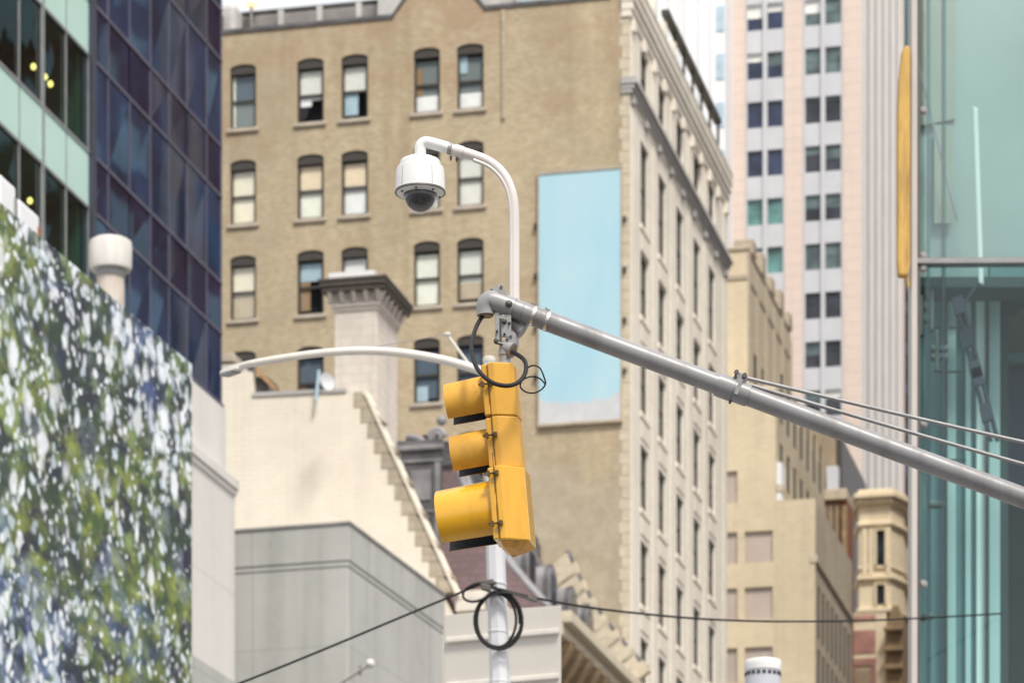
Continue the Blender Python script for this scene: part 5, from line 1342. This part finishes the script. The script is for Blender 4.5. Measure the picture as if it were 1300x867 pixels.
# =================================================================== RIGHT: glass fronted building
X0 = (1162-HX)/F*YG
fr_ang = .02
gl = thing('glass_building', 'near building with a tall pale green glass front in a pinkish frame', 'building', (X0, YG, 0))
gof = (X0, YG, 0)
def gy(x): return YG - (x-X0)*.0145       # the front turns very slightly towards the camera to the right
def gX(px): return (px-HX)/F*YG
def gZ(py): return CZ+(HY-py)/F*YG
XR = X0+7.5
M['pav_glass'] = glass_clear('side_glass', (.88, .96, .94), .8, 1.4)
M['fit_glass_up'] = glass_clear('upper_green_glass', (.88, .95, .94), 1.0, 1.7, .02, .03)
M['fit_glass_lo'] = glass_clear('lower_green_glass', (.84, .93, .93), .9, 1.42, .02, .02)
zt = gZ(331); zcap = gZ(-260)
pan_x = [X0+.10, X0+3.1, XR]
def gpane(x0, x1, z0, z1, mt, nm):
    m = MB(gof); m.prism([(x0, gy(x0), z0), (x1, gy(x1), z0), (x1, gy(x1)+.03, z0), (x0, gy(x0)+.03, z0)], (0, 0, z1-z0)); return m.build(nm, mt, gl)
for x0, x1 in zip(pan_x, pan_x[1:]):
    gpane(x0+.01, x1-.01, zt+.045, zt+3.6, M['fit_glass_up'], 'glass_pane'); gpane(x0+.01, x1-.01, zt+3.62, zcap, M['fit_glass_up'], 'glass_pane')
    gpane(x0+.01, x1-.01, zt-6.2, zt-.045, M['fit_glass_lo'], 'glass_pane'); gpane(x0+.01, x1-.01, 4, zt-6.22, M['fit_glass_lo'], 'glass_pane')
m = MB(gof); m.prism([(X0, gy(X0)-.06, zt-.045), (XR, gy(XR)-.06, zt-.045), (XR, gy(XR)+.12, zt-.045), (X0, gy(X0)+.12, zt-.045)], (0, 0, .06)); m.build('transom', M['galv'], gl)
M['frame_pink'] = painted('pinkish_white_frame', (.46, .43, .41), .45, (.45, .40, .38), .3, scale=2)
m = MB(gof); m.box(X0-.057, X0+.012, gy(X0)-.10, gy(X0)+.25, 0, zcap); m.build('corner_frame', M['frame_pink'], gl, bevel=.01)
m = MB(gof); m.box(X0+.014, X0+.055, gy(X0)-.03, gy(X0)+.2, 0, zcap); m.build('edge_seal', M['dark_steel'], gl)
for py in (141, 325, 341, 538, 741):
    m = MB(gof); q = Vector((gX(1172), gy(gX(1172))-.005, gZ(py))); m.lathe([(.030, .0), (.036, .012), (.03, .03), (.001, .034)], q, (0,-1,0), 14); m.lathe([(.05, 0), (.05, .004)], q, (0,-1,0), 14); m.build('glass_bolt', M['galv'], gl, 50)
# inside: glass fins, their patch fittings, pale back wall, dark room, strut
D = 1.0
M['fin'] = glass_clear('fin_glass', (.66, .84, .82), .6, 1.5)
for px, dp in ((1180, .45), (1199.5, .9)):
    m = MB(gof); x = gX(px); m.prism([(x-.02, gy(x)+.06, 4), (x+.02, gy(x)+.06, 4), (x+.02+dp*.1, gy(x)+dp, 4), (x-.02+dp*.1, gy(x)+dp, 4)], (0, 0, zcap-4)); m.build('glass_fin', M['fin'], gl)
    m = MB(gof); m.box(x-.022, x-.008, gy(x)+.05, gy(x)+.058, 4, zcap); m.build('fin_edge', M['dark_frame'], gl)
M['fin_teal'] = plain('teal_back_panel', (.13, .25, .27), .5, 0, .1, .8)
M['pale_teal'] = plain('pale_teal_panel', (.48, .62, .62), .4, 0, .05, .8)
M['white_teal'] = plain('white_teal_panel', (.80, .88, .86), .4, 0, .05, .8)
M['dark_teal'] = plain('dark_teal_panel', (.03, .055, .058), .6, 0, .2, .6)
M['screen_teal'] = plain('grey_teal_screen', (.33, .42, .42), .5, 0, .12, .35)
M['khaki'] = plain('khaki_room', (.20, .19, .14), .9, 0, .35, .5)
strips = [(1166, 1182, 'fin_teal', 2.0), (1182, 1199, 'fin_teal', 1.9), (1199, 1203, 'dark_teal', 1.7), (1203, 1214, 'pale_teal', 1.8), (1214, 1226, 'fin_teal', 1.95), (1226, 1233, 'pale_teal', 1.85), (1233, 1240, 'fin_teal', 1.9), (1240, 1252, 'white_teal', 1.8), (1252, 1256, 'dark_teal', 1.7), (1256, 1270, 'pale_teal', 1.8)]
for a, b, mt, d in strips:
    k = (YG+d)/YG
    m = MB(gof); m.box(gX(a)*k, gX(b)*k-.004, YG+d, YG+d+.15, 4, zt+2.5); m.build('back_panel', M[mt], gl)
m = MB(gof); k = (YG+1.7)/YG
m.box(gX(1165)*1.043, XR+.4, YG+1.5, YG+1.7, zt+.15, zcap); m.build('upper_screen', M['screen_teal'], gl)
m = MB(gof); m.tube([(gX(1171), YG+1.2, gZ(-10)), (gX(1232), YG+1.2, gZ(235))], .016, 8); m.build('reflection_line', M['mint_frame'], gl)  # solid bar shaped after a slanting line reflected in the glass
M['up_beige'] = plain('beige_reflection', (.33, .36, .32), .8, 0, .1, .8)
m = MB(gof); m.prism([(gX(1190), YG+1.43, gZ(102)), (gX(1233), YG+1.43, gZ(94)), (gX(1233), YG+1.43, zcap-.1), (gX(1190), YG+1.43, zcap-.1)], (0, .05, 0)); m.build('upper_reflection', M['up_beige'], gl)  # panel added in the colour and outline of a reflection
m = MB(gof); m.box(gX(1166), gX(1186), YG+1.40, YG+1.45, zt+.2, zcap); m.build('inner_reflection', M['fin_teal'], gl)  # darker reflected strip, built as a panel behind the glass
m = MB(gof); m.box(gX(1205), gX(1229), YG+1.40, YG+1.425, gZ(232), gZ(103)); m.build('inner_reflection', M['up_beige'], gl)  # brownish reflected patch, built the same way
m = MB(gof); m.box(gX(1165)*1.02, XR, YG+.9, YG+1.45, zt-.02, zt+.1); m.build('floor_slab', M['dark_teal'], gl)
m = MB(gof)
m.box(gX(1266)*1.09, XR+1.5, YG+4.0, YG+4.2, 4, zt+6); m.box(gX(1271)*1.045, gX(1271)*1.045+.1, YG+1.9, YG+4.0, 4, zt+4); m.build('dark_room', M['dark_teal'], gl)
def gq(px, py, Y): return P(px, py, Y)
m = MB(gof); Yk = YG+3.7
m.prism([gq(x, y, Yk) for x, y in ((1262, 452), (1310, 452), (1310, 395), (1296, 392), (1288, 402), (1276, 400), (1268, 415))], (0, .1, 0)); m.build('khaki_wall', M['khaki'], gl)
m = MB(gof); a = gq(1266, 458, YG+3.4); b = gq(1320, 448, YG+3.4); m.box(a.x, b.x, YG+3.4, YG+3.6, a.z, b.z); a = gq(1254, 372, YG+1.4); b = gq(1330, 340, YG+1.4); m.box(a.x, b.x, YG+1.2, YG+1.4, a.z, b.z); m.build('inner_beam', M['fin_teal'], gl)
m = MB(gof); a = gq(1276, 620, YG+3.5); b = gq(1320, 470, YG+3.5); m.box(a.x, b.x, YG+3.5, YG+3.6, a.z, b.z); m.build('inner_screen', M['navy_sp'], gl)
m = MB(gof)
tr0 = Vector((gX(1222), YG+.5, gZ(362))); tr1 = Vector((gX(1269), YG+.5, gZ(545)))
for dx in (-.03, .05): m.tube([tr0+Vector((dx, 0, 0)), tr1+Vector((dx, 0, 0))], .028, 8)
m.tube([tr0+Vector((.05, 0, -.1)), Vector((gX(1250), YG+.5, gZ(342)))], .02, 8)
for t in (.05, .28, .5, .55, .8): c = tr0+(tr1-tr0)*t; m.obox(c, (.06, 0, .02), (0, .04, 0), (-.02, 0, .10))
m.build('strut', M['dark_frame'], gl, 40)
M['fitting'] = plain('grey_patch_fitting', (.16, .17, .16), .5, .5)
for px, py in ((1178, 382), (1178, 398), (1196, 436), (1196, 446), (1192, 634), (1176, 777)):
    m = MB(gof); m.obox((gX(px), YG+.25, gZ(py)), (.10, 0, 0), (0, .08, 0), (0, 0, .028)); m.build('patch_fitting', M['fitting'], gl, bevel=.01)
for px, py in ((1172, 395), (1185, 388), (1192, 440)):
    m = MB(gof); m.obox((gX(px), YG+.2, gZ(py)), (.028, 0, 0), (0, .05, 0), (0, 0, .24)); m.build('fitting_arm', M['fitting'], gl, bevel=.02)
m = MB(gof); xw = gX(1255); m.obox((xw, YG+.9, gZ(215)), (.030, 0, -.01), (0, .02, 0), (-.035, 0, 1.05)); m.build('light_tube', M['white_tower'], gl, bevel=.015)
m = MB(gof)
for py in (389, 446, 560): m.box(gX(1196), gX(1238), YG+.8, YG+.83, gZ(py+1), gZ(py-1))
m.build('tie_rod', M['dark_frame'], gl)
# side and back walls: the plan is a parallelogram following the avenue
m = MB(gof); dd = Vector((.2285, .9735, 0))*14
a = Vector((X0-.02, YG+.26, 0)); b = a+dd; c = Vector((XR+3.3, YG+14, 0)); d2 = Vector((XR, gy(XR), 0)); z_ = Vector((0, 0, zcap))
for p, q in ((a, b), (b, c), (c, d2)): m.face([p, q, q+z_, p+z_])
m.build('glass_wall', M['pav_glass'], gl)
# --- yellow blade sign on the building's edge
yb0, yb1 = gZ(350), gZ(58)
bl = thing('blade_sign', 'narrow streaked yellow upright with a rounded top fixed to the glass building', 'sign', P(1148, 350, YG))
pts = [(1141, 349), (1139.4, 330), (1139.4, 160), (1141.5, 100), (1145, 66), (1148.5, 58.5), (1154.5, 58), (1155.8, 62), (1155.8, 335), (1153, 349.5)]
m = MB(bl.location); m.prism([P(x, y, YG-.18) for x, y in pts], (0, .14, 0)); m.build('blade', M['blade'], bl, bevel=.02)
m = MB(bl.location); m.prism([P(x, y, YG-.1) for x, y in ((1149, 349.6), (1153, 349.6), (1155, 362), (1153.5, 366), (1152, 358))], (0, .1, 0)); m.build('fixing', M['blade'], bl)

# =================================================================== brick tower across the avenue (mirrored in the dark glass)
rt, off = gthing(G, 'brick_tower', 'brown brick tower across the avenue, mirrored in the dark glass tower', 'building', 4, 150)
M['brown_brick'] = masonry('brown_brick', (.20, .10, .065), (.17, .085, .06), (.16, .11, .09), (.15, .07, .05), .9, .35, .4, .5)
m = MB(off); m.box(4, 24, 135, 262, 0, 108); m.build('wall', M['brown_brick'], rt)
m = MB(off)
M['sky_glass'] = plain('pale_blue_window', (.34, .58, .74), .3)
M['pale_conc'] = plain('pale_stone_band', (.55, .48, .40), .7)
random.seed(21)
mm = MB(off)
for k in range(20):
    for i in range(13):
        v = 138+i*9.5; w = random.choice((4.2, 5, 6)) if i % 3 else 3
        (m if random.random() < .75 else mm).box(3.88, 3.998, v, v+w, 14+k*4.5, 16.6+k*4.5)
m.build('blue_windows', M['sky_glass'], rt); mm.build('dark_windows', M['grey_glass'], rt)
m = MB(off)
for v in (150, 186, 223): m.box(3.3, 3.87, v, v+2.2, 0, 108)
m.build('stone_piers', M['pale_conc'], rt)

# =================================================================== ground
def flat(name, x0, x1, y0, y1, z, mat, thick=None):
    m = MB()
    if thick: m.box(x0, x1, y0, y1, z-thick, z)
    else: m.face([(x0, y0, z), (x1, y0, z), (x1, y1, z), (x0, y1, z)])
    o = m.build(name, mat, None); o['kind'] = 'structure'; return o
flat('ground', -1500, 1500, -800, 2500, -.004, M['asphalt'])
o = flat('pavement', UT-20, UT+9, -10, 300, .15, M['paving'], .15); o.rotation_euler = (0, 0, -G.a)
o = flat('pavement', -4, 30, 20, 300, .15, M['paving'], .15); o.rotation_euler = (0, 0, -G.a)
o = flat('traffic_island', -21.5, -5.5, 28, 46, .15, M['paving'], .15)
o.rotation_euler = (0, 0, -G.a); 
o = flat('pavement_near', -12, 12, 13.5, 36, .148, M['paving'], .14)
for i in range(14):
    o = flat('lane_marking', -16.1, -15.9, 48+i*9, 51+i*9, .004, M['road_white']); o.rotation_euler = (0, 0, -G.a)

# =================================================================== light, sky, camera
sun_el, sun_az = 56, 158          # azimuth clockwise from +Y
w = bpy.data.worlds.new('World'); S.world = w; w.use_nodes = True
nt = w.node_tree; bg = nt.nodes['Background']
sky = N(nt, 'ShaderNodeTexSky', sky_type='NISHITA'); sky.sun_disc = False
sky.sun_elevation = R(sun_el); sky.sun_rotation = R(sun_az); sky.air_density = 1.0; sky.dust_density = 4.0; sky.ozone_density = 1.0
mx = mixc(nt, .72, sky.outputs[0], (8.6, 8.5, 8.4))      # a bright overcast layer veils the blue
nt.links.new(mx, bg.inputs[0]); bg.inputs[1].default_value = .105
sd_ = bpy.data.lights.new('sun', 'SUN'); sd_.energy = 2.9; sd_.angle = R(13); sd_.color = (1, .94, .85)
so = bpy.data.objects.new('sun', sd_); COL.objects.link(so)
dv = Vector((math.sin(R(sun_az))*math.cos(R(sun_el)), math.cos(R(sun_az))*math.cos(R(sun_el)), math.sin(R(sun_el))))
so.rotation_euler = dv.to_track_quat('Z', 'Y').to_euler(); so.location = dv*60

cd = bpy.data.cameras.new('camera'); co = bpy.data.objects.new('camera', cd); COL.objects.link(co)
co.location = (0, 0, CZ); co.rotation_euler = (R(90), 0, 0)
cd.sensor_width = 36; cd.lens = F/1300*36; cd.sensor_fit = 'HORIZONTAL'
cd.shift_y = (HY-433.5)/1300; cd.shift_x = 0
cd.clip_start = .1; cd.clip_end = 4000
cd.dof.use_dof = True; cd.dof.focus_distance = 15.4; cd.dof.aperture_fstop = 5.3; cd.dof.aperture_blades = 9
S.camera = co
S.view_settings.view_transform = 'Standard'; S.view_settings.look = 'None'; S.view_settings.exposure = 0.53; S.view_settings.gamma = 1
S.render.engine = 'CYCLES'
S.cycles.use_denoising = True
S.cycles.max_bounces = 8; S.cycles.transparent_max_bounces = 12
